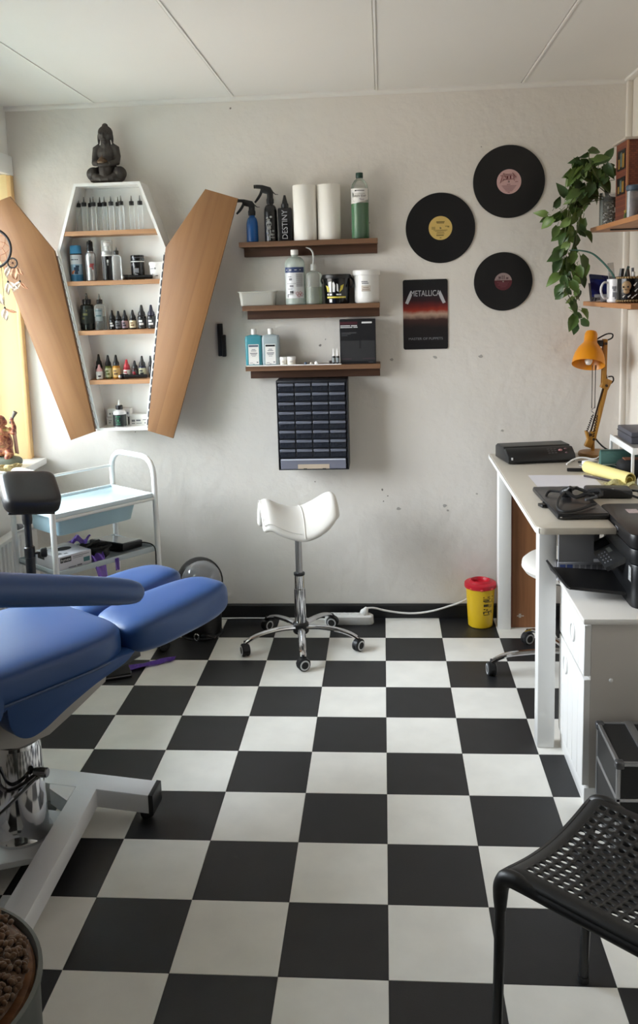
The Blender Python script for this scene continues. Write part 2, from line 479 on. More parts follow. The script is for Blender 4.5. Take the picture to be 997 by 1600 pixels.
def mirror(p, a, c):
    a, c, p = Vector(a), Vector(c), Vector(p); d = (c - a).normalized(); v = p - a
    return tuple(a + d * (2 * v.dot(d)) - v)
for sx, hx, hb, tp in ((1, OUT[2], OUT[3], OUT[1]), (-1, OUT[5], OUT[4], OUT[0])):
    hx2, hb2 = (hx[0] + sx * .004, hx[1]), (hb[0] + sx * .004, hb[1])
    poly = [hx2, mirror(tp, hx2, hb2), mirror((-1.155, 1.986), hx2, hb2), mirror((-1.15, 0.915), hx2, hb2), hb2]
    tl = math.atan2(poly[3][0] - poly[2][0], poly[2][1] - poly[3][1])
    ow = wood('oak door %d' % sx, (151, 108, 69) if sx > 0 else (151, 108, 68), (133, 93, 57) if sx > 0 else (133, 92, 56), 2, 2.4, 0.45, tilt=tl, staves=0.075)
    b = MB(); b.prism(poly, YD - 0.020, YD - 0.004, 'y', bev=0.0015)
    part(cab, 'door', b, ow)
    # bright strip of small segments along the hinge edge
    d = (Vector(hb) - Vector(hx)); L = d.length; d.normalize(); nn = Vector((d.y, -d.x)) * (1 if sx < 0 else -1)
    b = MB(); b2 = MB()
    p0 = Vector(hx) + d * 0.02; p1 = Vector(hx) + d * (L - 0.01)
    q = [p0 + nn * -.002, p1 + nn * -.002, p1 - nn * -0.010, p0 - nn * -0.010]
    b.prism([tuple(v) for v in q], YD - 0.0035, YD - 0.0002, 'y')
    part(cab, 'hinge_strip', b, mat('bright metal strip', (214, 214, 216), 0.25, 0.7))
    k = 0.03
    while k < L - 0.04:
        a = Vector(hx) + d * k; c = a + d * 0.026
        q = [a - nn * .0005, c - nn * .0005, c - nn * 0.0055, a - nn * 0.0055]
        b2.prism([tuple(v) for v in q], YD - 0.005, YD - 0.003, 'y'); k += 0.036
    part(cab, 'hinge_segments', b2, mat('dark hinge segment', (82, 84, 92), 0.35, 0.6) if sx > 0 else mat('pale hinge segment', (200, 200, 204), 0.3, 0.6))

# ------------------------------------------------------------------ bottles
def bottle(name, label, cat, loc, R, H, m, sh=0.012, nr=0.008, cap=None, tip=None, bands=(), group=None, rot=0.0, base=0.004, sx=1.0, sy=1.0):
    """R radius, H body height with shoulder SH; cap (r, h, material), tip (r0, r1, h, material), bands (z0, z1, material, half width or None)"""
    t = thing(name, label, cat, loc, group)
    pr = [(0, 0), (R - base, 0), (R, base), (R, H - sh)]
    for k in range(1, 5):
        a = k / 4 * PI / 2; pr.append((nr + (R - nr) * math.cos(a), H - sh + sh * math.sin(a) * 0.8))
    pr += [(nr, H)]
    part(t, 'body', MB().lathe(pr, n=20, sx=sx, sy=sy), m, local=True)
    z = H
    if cap:
        r, h, cm = cap
        part(t, 'cap', MB().lathe([(r * .96, z - 0.001), (r, z + 0.001), (r, z + h - 0.002), (r * .9, z + h), (0, z + h)], n=18), cm, local=True)
        z += h
    if tip:
        r0, r1, h, cm = tip
        part(t, 'nozzle', MB().lathe([(r0, z - 0.001), (r0 * .75, z + h * 0.35), (r1, z + h - 0.001), (r1 * .6, z + h), (0, z + h)], n=12), cm, local=True)
    for z0, z1, bm_, hw in bands:
        q = MB().lathe([(R + 0.0004, z0), (R + 0.0004, z1)], n=20, a0=0 if hw is None else -hw / R, a1=2 * PI if hw is None else hw / R, sx=sx, sy=sy, cap=False)
        part(t, 'label', q, bm_, local=True)
    return t
def print_on(t, R, rows, m=INK, flat=False, y=0.0, name='print'):
    """small printed marks: rows of (x0, x1, z0, z1), wrapped on radius R or flat on plane y, in the thing's own frame"""
    q = MB()
    for x0, x1, z0, z1 in rows:
        if flat: q.add([(x0, y, z0), (x1, y, z0), (x1, y, z1), (x0, y, z1)], [(0, 1, 2, 3)])
        else: arc_patch(q, R + 0.0008, z0, z1, x0, x1, n=3)
    return part(t, name, q, m, local=True)
CLR = clear('clear bottle plastic', (240, 242, 242), 0.14, 0.12, (252, 253, 253))
FROST = clear('cloudy bottle plastic', (214, 222, 216), 0.55, 0.3)
DARK = mat('dark bottle plastic', (26, 26, 28), 0.25)
LAB_D = mat('dark label', (40, 42, 44), 0.5)
LAB_W = mat('white label', (228, 226, 222), 0.5)
LAB_G = mat('grey label', (130, 138, 140), 0.5)
YB = -0.062
# row one: empty clear bottles with black twist caps
place = ['leftmost', 'second from the left', 'third from the left', 'fourth from the left', 'fifth from the left', 'sixth, middle', 'fifth from the right', 'fourth from the right', 'third from the right', 'second from the right', 'rightmost']
xs1 = (-1.309, -1.276, -1.262, -1.233, -1.221, -1.194, -1.156, -1.134, -1.112, -1.071, -1.034)
ys1 = (-.055, -.075, -.045, -.075, -.045, -.06, -.075, -.04, -.075, -.06, -.06)
xs1 = (-1.309, -1.2775, -1.2585, -1.236, -1.2165, -1.192, -1.158, -1.137, -1.1135, -1.071, -1.034)
EB = bottle('empty_bottle', place[0] + ' of the clear empty bottles on the top cabinet shelf', 'bottle', (xs1[0], ys1[0], SH[0]), 0.0118, 0.109, CLR, sh=0.010, nr=0.007,
            cap=(0.0105, 0.016, BLACK_PLASTIC), tip=(0.0048, 0.0018, 0.024, clear('smoky nozzle', (120, 118, 114), 0.55, 0.3)), group='empty bottles on the top cabinet shelf')
for k in range(1, 11):
    clone(EB, (xs1[k], ys1[k], SH[0]), place[k] + ' of the clear empty bottles on the top cabinet shelf')
# row two
BLUEC = mat('sky blue plastic', (70, 150, 200), 0.35)
z = SH[1]
t = bottle('spray_can', 'blue and white aerosol can with sky blue cap in the cabinet', 'spray can', (-1.333, YB, z), 0.026, 0.122, mat('pale blue can paint', (150, 180, 205), 0.3, 0.3), sh=0.006, nr=0.022, bands=((0.075, 0.116, mat('silver white print', (214, 219, 226), 0.35), None), (0.002, 0.03, mat('deep blue print', (50, 125, 175), 0.35), None)))
part(t, 'cap', MB().lathe([(0.025, 0.118), (0.0255, 0.12), (0.0235, 0.154), (0.021, 0.157), (0, 0.157)], n=20), BLUEC, local=True)
part(t, 'rim', MB().lathe([(0.0262, 0.115), (0.0268, 0.118), (0.0255, 0.121)], n=20), BLACK_PLASTIC, local=True)
print_on(t, 0.026, [(-.018, .016, .093, .097)], mat('navy print', (35, 50, 80), .5))
print_on(t, 0.026, [(-.004, .018, .045, .062), (-.002, .014, .032, .045), (.004, .02, .062, .07)], mat('dark figure print', (35, 60, 85), .5))
print_on(t, 0.026, [(-.017, -.004, .034, .042), (-.012, .0, .042, .048)], mat('orange print', (205, 120, 75), .5))
t = bottle('pump_bottle', 'silver bottle with black pump cap in the cabinet', 'bottle', (-1.268, YB, z), 0.0235, 0.132, mat('silver bottle', (196, 196, 198), 0.25, 0.6), sh=0.028, nr=0.014)
part(t, 'cap', MB().lathe([(.0145, .13), (.0145, .142), (.013, .145), (.013, .168), (.0115, .172), (.006, .173), (.006, .177), (0, .177)], n=18), BLACK_PLASTIC, local=True)
part(t, 'spout', MB().box(-.006, .006, -.019, -.008, .158, .168, bev=.002), BLACK_PLASTIC, local=True)
print_on(t, .0235, [(.000, .018, .060, .068), (.003, .021, .068, .076), (.012, .019, .050, .060)], mat('red script print', (150, 60, 62), .5))
print_on(t, .0235, [(.0, .016, .088, .091), (.002, .016, .04, .0415)], GREY_INK)
t = bottle('foam_bottle', 'black foam bottle with white foamer head under a clear cover in the cabinet', 'bottle', (-1.192, YB, z), 0.0245, 0.112, DARK, sh=0.006, nr=0.022, bands=((0.106, 0.112, LAB_W, None),))
part(t, 'foamer', MB().lathe([(.021, .112), (.0225, .115), (.0225, .126), (.0105, .131), (.0105, .148), (.014, .15), (.014, .163), (.01, .166), (0, .166)], n=18), WHITE_PLASTIC, local=True)
part(t, 'clear_cover', MB().lathe([(.0235, .112), (.0235, .172), (.021, .175), (0, .175)], n=18), CLR, local=True)
print_on(t, .0245, [(-.02, -.018, .006, .104), (.004, .011, .078, .09), (.0065, .0085, .066, .078)], PALE_INK)
t = bottle('squeeze_bottle', 'clear bottle with black twist cap beside the black foam bottle', 'bottle', (-1.146, -.08, z), 0.0205, 0.112, CLR, sh=0.016, nr=0.010, cap=(0.0115, 0.016, BLACK_PLASTIC), tip=(0.005, 0.0016, 0.022, clear('smoky nozzle', (120, 118, 114), 0.55, 0.3)))
t = thing('canister', 'glossy black canister with pale rings behind the lying torch, upper cabinet', 'canister', (-1.062, -.05, z))
part(t, 'body', MB().lathe([(0, 0), (.028, 0), (.029, .002), (.029, .078), (.028, .08), (0, .08)], n=24), BLACK_GLOSS, local=True)
part(t, 'lid', MB().lathe([(.028, .081), (.0295, .082), (.0295, .104), (.028, .107), (0, .107)], n=24), BLACK_GLOSS, local=True)
part(t, 'ring', MB().lathe([(.0297, .077), (.0297, .081), (.028, .081)], n=24), PALE_INK, local=True)
part(t, 'ring', MB().lathe([(.0299, .095), (.0299, .0965), (.028, .0965)], n=24), GREY_INK, local=True)
print_on(t, .029, [(-.026, -.02, .06, .072), (-.01, .012, .03, .05), (-.006, .008, .018, .026)], GREY_INK)
def torch(label, x0, x1, y, z):
    t = thing('torch', label, 'torch', ((x0 + x1) / 2, y, z)); L = (x1 - x0) / 2
    M = T(0, 0, .0115) @ RY(PI / 2)
    part(t, 'body', MB().lathe([(0, -L + .012), (.0105, -L + .012), (.0105, -L + .035), (.0085, -L + .04), (.0085, L - .004), (.0075, L), (0, L)], n=16, M=M), BLACK_PLASTIC, local=True)
    part(t, 'head', MB().lathe([(0, -L), (.0105, -L), (.0115, -L + .003), (.0115, -L + .02), (.0105, -L + .022)], n=16, M=M), BLACK_GLOSS, local=True)
    part(t, 'lens', MB().ell((0, 0, 0), (.0075, .0075, .002), 12, 6, M=T(-L + .002, -.0106, .012) @ RX(PI / 2)), STEEL, local=True)
    return t
torch('short black torch lying in front of the black canister, upper cabinet', -1.116, -.985, -.10, z)
t = thing('tub', 'small white lidded tub at the right of the upper cabinet shelf', 'tub', (-.974, -.06, z))
part(t, 'body', MB().lathe([(0, 0), (.027, 0), (.029, .003), (.031, .062), (.0, .062)], n=22), WHITE_PLASTIC, local=True)
part(t, 'lid', MB().lathe([(.0325, .06), (.0335, .062), (.0335, .073), (.031, .075), (0, .075)], n=22), WHITE_PLASTIC, local=True)
print_on(t, .0305, [(-.026, -.006, .044, .047), (-.004, .003, .043, .05), (-.015, -.012, .018, .024), (.0, .012, .014, .017)], GREY_INK)
# row three
z = SH[2]
t = bottle('ink_bottle', 'largest dark green-black bottle with twist cap, mid cabinet shelf', 'ink bottle', (-1.298, YB, z), .030, .117, mat('dark green bottle', (30, 36, 34), .25), sh=.012, nr=.018, cap=(.0185, .020, BLACK_PLASTIC), tip=(.008, .004, .026, clear('smoky nozzle', (120, 118, 114), .55, .3)), bands=((.03, .095, mat('dark leafy label', (44, 54, 50), .5, var=.5, vs=60), None),))
print_on(t, .0304, [(-.012, .010, .066, .076), (-.016, -.004, .05, .058), (.004, .009, .084, .09)], mat('olive print', (120, 118, 70), .5))
t = bottle('ink_bottle', 'tall clear bottle of grey wash with black cap, mid cabinet shelf', 'ink bottle', (-1.240, YB, z), .0255, .116, CLR, sh=.014, nr=.011, cap=(.0125, .018, BLACK_PLASTIC), tip=(.006, .002, .026, clear('smoky nozzle', (120, 118, 114), .55, .3)), bands=((.0, .06, clear('grey wash', (110, 114, 114), .35, .15), None), (.04, .095, LAB_G, .018)))
print_on(t, .026, [(-.016, .014, .083, .087), (-.012, .012, .06, .066)], mat('teal print', (60, 90, 96), .5))
def ink(label, x, z, H, R=.0145, body=DARK, cap=BLACK_PLASTIC, lab=None, tipm=None, y=YB, group='small ink bottles in the cabinet', capR=.85, prn=None):
    bh = H * .56
    t = bottle('ink_bottle', label, 'ink bottle', (x, y, z), R, bh, body, sh=.006, nr=R * .62, group=group, bands=(((bh * .14, bh * .8, lab, None),) if lab else ()))
    part(t, 'cap', MB().lathe([(R * capR, bh - .001), (R * capR * 1.03, bh + .002), (R * capR * .92, bh + H * .12), (R * .5, bh + H * .2), (R * .28, H * .97), (R * .15, H), (0, H)], n=14), tipm or cap, local=True)
    if prn: print_on(t, R + .0002, [(-R * .5, R * .6, bh * .3, bh * .45), (-R * .6, R * .3, bh * .52, bh * .66)], prn)
    return t
LV = mat('mauve label', (150, 126, 136), .5)
CRM = mat('cream label', (226, 214, 180), .5)
ink('small black ink bottle, first right of the clear grey wash bottle', -1.187, z, .086, prn=PALE_INK)
t = ink('small ink bottle with grey label and clear nozzle, mid cabinet shelf', -1.159, z, .082, R=.0155, lab=mat('slate label', (104, 106, 112), .5), prn=INK)
ink('small ink bottle with mauve label, mid cabinet shelf', -1.130, z, .085, lab=LV, prn=INK)
ink('small ink bottle with cream white label, mid cabinet shelf', -1.094, z, .085, R=.0155, lab=CRM, prn=mat('brown print', (120, 92, 60), .5))
ink('taller black ink bottle with white print, mid cabinet shelf', -1.053, z, .106, R=.0185, lab=LAB_D, prn=PALE_INK)
ink('taller blue-black ink bottle, rightmost on the mid cabinet shelf', -1.010, z, .105, R=.0185, cap=mat('blue black plastic', (28, 28, 48), .35), lab=LAB_D, prn=PALE_INK)
# row four
z = SH[3]
ink('ink bottle with dusky red tip behind the short white one, lower cabinet shelf', -1.266, z, .110, R=.0155, lab=mat('dark red label', (70, 30, 32), .5), y=-.045)
t = ink('short white ink bottle with pink cap, lower cabinet shelf', -1.253, z, .066, R=.0155, body=mat('white ink plastic', (222, 220, 220), .35), y=-.085, cap=mat('pink cap', (226, 172, 172), .35))
print_on(t, .0155, [(-.002, .011, .012, .018)], INK)
ink('ink bottle with olive green label and black cone cap, lower cabinet shelf', -1.2185, z, .106, R=.0155, body=mat('olive ink', (96, 104, 40), .3), lab=mat('olive label', (200, 200, 170), .5), prn=mat('olive ink', (96, 104, 40), .3))
ink('amber yellow ink bottle with black cone cap, lower cabinet shelf', -1.182, z, .106, R=.0165, body=mat('amber ink', (190, 130, 40), .25), lab=mat('amber label', (226, 190, 120), .5), prn=mat('brown print', (120, 92, 60), .5))
ink('bright red ink bottle with red cap, lower cabinet shelf', -1.138, z, .084, R=.0165, body=mat('red ink', (165, 24, 40), .3), cap=mat('red cap', (185, 50, 62), .3), lab=LAB_W, prn=mat('red ink', (165, 24, 40), .3), y=-.05)
ink('dark maroon ink bottle next to the bright red one', -1.101, z, .078, R=.0145, body=mat('maroon ink', (52, 22, 30), .3), lab=LAB_D, prn=mat('red ink', (165, 24, 40), .3), y=-.05, capR=.9)
ink('dark navy ink bottle with white framed label, lower cabinet shelf', -1.067, z, .098, R=.0165, body=mat('navy ink', (22, 26, 48), .3), lab=mat('picture label', (170, 168, 140), .5), prn=INK, y=-.05, capR=.9)
ink('slim black ink bottle at the right end of the lower cabinet shelf', -1.0285, z, .098, R=.0115, y=-.05)
torch('black torch with silver lens lying before the small inks, lower cabinet', -1.155, -1.035, -.10, z)
# bottom of the cabinet
z = .927
t = bottle('ink_bottle', 'white bottle with black and green label at the bottom of the cabinet', 'ink bottle', (-1.173, -.085, z), .029, .078, mat('white ink plastic', (222, 220, 220), .35), sh=.016, nr=.014, cap=(.0155, .018, BLACK_PLASTIC), tip=(.006, .003, .024, WHITE_PLASTIC), bands=((.003, .056, mat('black green label', (24, 30, 30), .45), None),))
G = mat('green print', (45, 130, 95), .5)
part(t, 'emblem', MB().tube([(.0297 * math.sin(.36 * math.cos(a)), -.0297 * math.cos(.36 * math.cos(a)), .03 + .010 * math.sin(a)) for a in [k * PI / 6 + PI / 3 for k in range(10)]], .0012, 6), G, local=True)
print_on(t, .0295, [(-.012, .012, .046, .049), (-.011, .011, .012, .0145), (-.003, .004, .026, .034)], G)
def carton(label, x0, x1, y0, y1, z0, z1, prn, grp='white cartons at the bottom of the cabinet', name='carton'):
    t = thing(name, label, 'box', ((x0 + x1) / 2, (y0 + y1) / 2, z0), grp)
    part(t, 'box_body', MB().box(x0, x1, y0, y1, z0, z1, bev=.001, seg=1), LAB_W)
    q = MB()
    for a0, a1, b0, b1 in prn:
        X0, X1, Z0, Z1 = x0 + (x1 - x0) * a0, x0 + (x1 - x0) * a1, z0 + (z1 - z0) * b0, z0 + (z1 - z0) * b1
        q.add([(X0, y0 - .0004, Z0), (X1, y0 - .0004, Z0), (X1, y0 - .0004, Z1), (X0, y0 - .0004, Z1)], [(0, 1, 2, 3)])
    part(t, 'print', q, GREY_INK)
    return t
carton('white carton under the other at the cabinet bottom, left of the bottle', -1.243, -1.150, -.055, -.010, .927, .965, [(.1, .2, .3, .4), (.1, .25, .55, .62)])
carton('white carton lying on top of another at the cabinet bottom', -1.241, -1.134, -.052, -.010, .9655, 1.003, [(.1, .16, .3, .5), (.22, .3, .35, .5), (.86, .93, .3, .6)])
carton('long white carton with black lettering at the cabinet bottom right', -1.140, -1.054, -.050, -.010, .927, .976, [(.12, .3, .3, .5), (.12, .3, .12, .2), (.36, .6, .35, .5), (.36, .66, .14, .2), (.72, .95, .45, .52), (.8, .95, .14, .24)])

# ------------------------------------------------------------------ seated statue on top of the cabinet
st = thing('seated_statue', 'dark meditating statue sitting on top of the coffin cabinet', 'statue', (-1.168, -.066, 1.987))
q = MB(); e = q.ell
e((0, .002, .024), (.078, .052, .024)); e((0, -.012, .014), (.074, .046, .015))
for s in (-1, 1):
    e((s * .058, -.010, .042), (.029, .038, .030))
    q.tube([(s * .030, .012, .055), (s * .066, -.012, .046), (s * .032, -.042, .020), (-s * .02, -.048, .014)], [.024, .022, .015, .011], 12)
    q.tube([(s * .026, .004, .160), (s * .043, .002, .148), (s * .049, .000, .115), (s * .050, -.012, .088), (s * .022, -.042, .080)], [.013, .0165, .0145, .0135, .010], 12)
    e((s * .0300, .002, .190), (.0050, .009, .024))
    e((s * .0115, -.029, .205), (.0065, .004, .0032)); e((s * .011, -.030, .2115), (.009, .003, .0022))
e((0, .004, .085), (.040, .028, .055)); e((0, .003, .132), (.042, .026, .034)); e((0, .004, .154), (.032, .020, .016))
e((0, -.036, .077), (.032, .016, .012)); q.lathe([(0, .018), (.021, .018), (.026, .052), (.025, .066), (0, .068)], c=(0, -.032, 0), n=16)
q.tube([(0, .003, .15), (0, .0, .18)], [.024, .021], 12)
e((0, -.003, .206), (.0290, .030, .033)); e((0, .005, .215), (.0320, .032, .030)); e((0, .005, .244), (.0130, .0130, .0115))
e((0, -.034, .198), (.0042, .006, .0095)); e((0, -.030, .1845), (.0105, .006, .0042)); e((0, -.025, .174), (.014, .010, .009))
part(st, 'figure', blend(q, .0024, 1), mat('dark brown stone', (66, 60, 56), .65, bump=.5, bs=130, var=.3, vs=40), local=True)
q = MB().lathe([(0, .072), (.019, .072), (.0225, .078), (.021, .086), (.013, .088), (.0145, .092), (.011, .096), (.003, .100), (.0015, .108), (0, .108)], c=(-.008, -.038, .010), n=18)
part(st, 'candle_bowl', q, mat('worn gold brown', (104, 78, 52), .5, .2, bump=.5, bs=200, var=.5, vs=90), local=True)

# ------------------------------------------------------------------ floating shelves
WAL = wood('walnut shelf front', (126, 92, 66), (94, 66, 46), 0, 4, .5)
WALD = wood('walnut wall batten', (92, 62, 44), (66, 43, 31), 0, 4, .5)
for lab, x0, x1, zt in (('topmost of the three walnut wall shelves, carrying paper rolls', -.598, -.006, 1.718), ('middle one of the three walnut wall shelves, carrying the white tub', -.594, -.001, 1.447), ('lowest of the three walnut wall shelves, above the drawer organizer', -.590, -.003, 1.186)):
    t = thing('wall_shelf', lab, 'shelf', ((x0 + x1) / 2, -.06, zt - .06), 'walnut wall shelves')
    part(t, 'plank', MB().box(x0, x1, -.12, -.0005, zt - .021, zt, bev=.0012, seg=1), WAL)
    part(t, 'batten', MB().box(x0 + .010, x1 - .002, -.042, -.0005, zt - .060, zt - .0212, bev=.001, seg=1), WALD)
# top shelf
z = 1.718
def sprayer(label, x, z, R, H, m, grp=None, tall=.07, prn=None, sh=.05):
    t = bottle('spray_bottle', label, 'spray bottle', (x, -.062, z), R, H, m, sh=sh, nr=.0125, group='trigger spray bottles')
    part(t, 'collar', MB().lathe([(.0125, H - .004), (.016, H - .002), (.0165, H + .014), (.0135, H + .02), (.0125, H + .03), (0, H + .03)], n=16), BLACK_PLASTIC, local=True)
    k = tall / .07; zz = H + .016
    poly = [(.013, zz), (.014, zz + .030 * k), (.004, zz + .046 * k), (-.030, zz + .056 * k), (-.058, zz + .058 * k), (-.060, zz + .044 * k), (-.040, zz + .042 * k), (-.034, zz + .026 * k), (-.012, zz + .020 * k), (-.010, zz)]
    part(t, 'trigger_head', MB().prism(poly, -.011, .011, 'y', bev=.003), BLACK_PLASTIC, local=True)
    part(t, 'trigger', MB().tube(smooth_path([(-.034, 0, zz + .038 * k), (-.040, 0, zz + .022 * k), (-.052, 0, zz + .004 * k), (-.066, 0, zz - .012 * k)]), [.006] * 12 + [.006 - .0003 * i for i in range(7)], 8), BLACK_PLASTIC, local=True)
    part(t, 'nozzle', MB().lathe([(0, -.008), (.008, -.008), (.008, .006), (0, .006)], n=10, M=T(-.060, 0, zz + .051 * k) @ RY(PI / 2)), BLACK_PLASTIC, local=True)
    part(t, 'tail_clip', MB().tube([(.012, 0, zz + .028 * k), (.024, 0, zz + .018 * k), (.036, 0, zz + .017 * k)], [.003, .002, .001], 6), BLACK_PLASTIC, local=True)
    return t
sprayer('blue trigger spray bottle, leftmost on the top walnut shelf', -.545, z, .0255, .118, mat('deep blue bottle', (22, 84, 150), .3), tall=.062)
t = sprayer('tall black trigger spray bottle with white skull print', -.464, z, .028, .165, DARK, tall=.074, sh=.04)
sk = mat('pale skull print', (150, 152, 150), .6, var=.6, vs=70)
def on_cyl(pts, R): return [(R * math.sin(x / R), -R * math.cos(x / R), zz) for x, zz in pts]
q = MB()
def disc(q, x, zc, rx, rz, R, n=12): 
    p = on_cyl([(x, zc)] + [(x + rx * math.cos(2 * PI * k / n), zc + rz * math.sin(2 * PI * k / n)) for k in range(n)], R)
    q.add(p, [(0, 1 + k, 1 + (k + 1) % n) for k in range(n)])
disc(q, -.006, .074, .013, .014, .0286); disc(q, -.004, .058, .008, .008, .0287)
for a in ((-.012, .10, .006, .004), (.004, .104, .006, .005), (-.004, .092, .005, .004), (.0, .04, .004, .010), (-.003, .02, .003, .016), (.008, .03, .010, .005), (-.012, .03, .005, .004), (.01, .018, .009, .004), (-.014, .046, .004, .008), (.012, .045, .005, .005)): disc(q, *a, .0286)
part(t, 'skull_print', q, sk, local=True)
q = MB(); disc(q, -.0105, .072, .0035, .004, .0292); disc(q, .000, .072, .004, .0045, .0292); disc(q, -.005, .064, .0015, .002, .0292)
part(t, 'skull_print', q, INK, local=True)
t = thing('square_bottle', 'black square bottle with pale vertical lettering and cone cap', 'bottle', (-.401, -.062, z))
part(t, 'body', MB().box(-.029, .029, -.024, .024, 0, .141, bev=.004), DARK, local=True)
part(t, 'cap', MB().lathe([(.015, .14), (.016, .142), (.0155, .158), (.0125, .161), (.005, .192), (.004, .195), (0, .195)], n=16), BLACK_PLASTIC, local=True)
part(t, 'lettering', text_mesh('DESTINY', .034, sx=.92, M=T(.001, -.0242, .070) @ RY(-PI / 2)), mat('silver lettering', (165, 165, 168), .5), local=True)
RP = mat('white tissue paper', (240, 237, 230), .85, bump=.25, bs=90, dist=.001)
for lab, x, y in (('left one of the two white paper towel rolls on the top shelf', -.315, -.066), ('right one of the two white paper towel rolls on the top shelf', -.212, -.060)):
    t = thing('paper_roll', lab, 'paper roll', (x, y, z), 'paper towel rolls')
    part(t, 'paper', MB().lathe([(.019, 0), (.048, 0), (.0500, .003), (.0500, .229), (.048, .232), (.019, .232), (.019, 0)], n=32), RP, local=True)
    part(t, 'core', MB().lathe([(.0188, .001), (.0188, .231), (.0175, .231), (.0175, .001), (.0188, .001)], n=20), mat('cardboard', (170, 140, 105), .85), local=True)
GS = clear('green soap', (50, 124, 70), .95, .25, (90, 170, 110))
t = thing('soap_bottle', 'tall cloudy bottle half filled with green soap on the top shelf', 'bottle', (-.079, -.062, z))
R = .0375
part(t, 'soap', MB().lathe([(0, .0005), (R - .004, .0005), (R - .0005, .005), (R - .0005, .150), (0, .150)], n=24), GS, local=True)
part(t, 'body', MB().lathe([(R - .004, 0), (R, .004), (R, .142), (R + .001, .146), (R, .150), (R, .205), (.033, .228), (.022, .245), (.014, .250), (.014, .256)], n=24), clear('cloudy bottle shell', (196, 206, 196), .12, .2), local=True)
part(t, 'cap', MB().lathe([(.0145, .254), (.0155, .256), (.0155, .274), (.0145, .276), (0, .276)], n=20), mat('dark green cap', (22, 62, 52), .4), local=True)
q = MB()
tp = [(-.047 + .007 * k, .209) for k in range(14)]; bt = [(-.047 + .007 * k, .147 + .0018 * max(0, k - 4)) for k in range(14)]
q.add(on_cyl(tp, R + .0008) + on_cyl(bt, R + .0008), [(k, k + 1, 15 + k, 14 + k) for k in range(13)])
part(t, 'label', q, LAB_W, local=True)
part(t, 'lettering', text_mesh('GREEN SOAP', .0115, R=R + .0014, sx=.86, M=T(0, 0, .177)), INK, local=True)
part(t, 'lettering', text_mesh('Plus', .013, R=R + .0014, sx=1.2, shear=.3, M=T(.006, 0, .163)), mat('mauve grey print', (120, 104, 124), .6), local=True)
print_on(t, R + .0007, [(-.021, -.013, .197, .202), (-.012, .022, .1985, .2010), (-.020, .024, .186, .1868)], INK)
q = MB(); q.add(on_cyl([(-.033, .195), (-.027, .186), (-.030, .176), (-.034, .170)], R + .0013) + on_cyl([(-.036, .170), (-.029, .158), (-.019, .150), (-.030, .16)], R + .0013), [(0, 1, 2, 3), (3, 2, 1), (4, 5, 6, 7)])
part(t, 'leaf_mark', q, mat('dark green mark', (24, 60, 40), .5), local=True)

# middle shelf
z = 1.447
t = thing('plastic_tray', 'empty cloudy plastic food tray on the middle walnut shelf', 'tray', (-.531, -.06, z))
rng = []
def rrect(hx, hy, r, zz, n=4):
    o = []
    for cx, cy, a in ((hx - r, hy - r, 0), (-hx + r, hy - r, PI / 2), (-hx + r, -hy + r, PI), (hx - r, -hy + r, 1.5 * PI)):
        o += [(cx + r * math.cos(a + k * PI / 2 / n), cy + r * math.sin(a + k * PI / 2 / n), zz) for k in range(n + 1)]
    return o
TRAYM = clear('cloudy tray plastic', (226, 224, 216), .42, .25)
part(t, 'tub', MB().loft([rrect(.070, .045, .012, .0005), rrect(.072, .047, .014, .002), rrect(.078, .053, .016, .058), rrect(.085, .058, .018, .0600), rrect(.085, .058, .018, .0625), rrect(.077, .052, .016, .0615), rrect(.071, .046, .014, .003)], cap=False), TRAYM, local=True)
part(t, 'bottom', MB().loft([rrect(.070, .045, .012, .0005), rrect(.070, .045, .012, .002)]), TRAYM, local=True)
t = bottle('alcohol_bottle', 'large cloudy litre bottle with blue banded white label', 'bottle', (-.365, -.072, z), .044, .214, clear('cloudy litre bottle', (200, 212, 204), .5, .25), sh=.045, nr=.0145, cap=(.0165, .021, WHITE_PLASTIC), bands=((.028, .137, mat('silver grey label', (205, 206, 208), .4), .047), (.137, .160, mat('navy label band', (42, 58, 98), .45), .049)))
print_on(t, .0446, [(-.04, .03, .147, .1495)], PALE_INK)
print_on(t, .0446, [(-.028, -.012, .118, .121), (-.024, -.010, .104, .113), (-.035, .02, .090, .0915), (-.022, -.004, .076, .084), (-.03, -.008, .066, .069)] + [(.008, .040, .078 + .004 * k, .0795 + .004 * k) for k in range(14)], GREY_INK)
print_on(t, .0446, [(-.020, -.016, .048, .060), (-.014, -.010, .048, .060), (-.009, -.005, .048, .060), (-.034, -.006, .043, .045), (-.034, -.031, .032, .043)], INK)
q = MB()
for cx, cz in ((.012, .048), (.026, .050), (.019, .040), (.033, .044)):
    for a, c2 in (((-.008, 0), (0, .008)), ((0, .008), (.008, 0)), ((.008, 0), (0, -.008)), ((0, -.008), (-.008, 0))):
        p = on_cyl([(cx + a[0], cz + a[1]), (cx + c2[0], cz + c2[1])], .0452); q.tube(p, .0006, 4)
part(t, 'hazard_diamonds', q, mat('red hazard print', (165, 60, 62), .6), local=True)
t = bottle('wash_bottle', 'translucent squeeze wash bottle with bent spout beside the litre bottle', 'bottle', (-.284, -.080, z), .036, .145, clear('clear wash bottle', (218, 222, 214), .22, .2), sh=.022, nr=.012, cap=(.0125, .026, clear('cloudy cap', (224, 226, 222), .6, .3)))
part(t, 'liquid', MB().lathe([(0, .001), (.033, .001), (.0352, .004), (.0352, .074), (0, .074)], n=20), clear('pale green liquid', (176, 190, 170), .3, .15, (222, 232, 216)), local=True)
part(t, 'spout', MB().tube(smooth_path([(0, 0, .168), (.001, 0, .200), (-.002, 0, .222), (-.012, 0, .236), (-.030, 0, .243)]), [.0036] * 20 + [.003 - .0002 * k for k in range(5)], 8), clear('cloudy cap', (224, 226, 222), .6, .3), local=True)
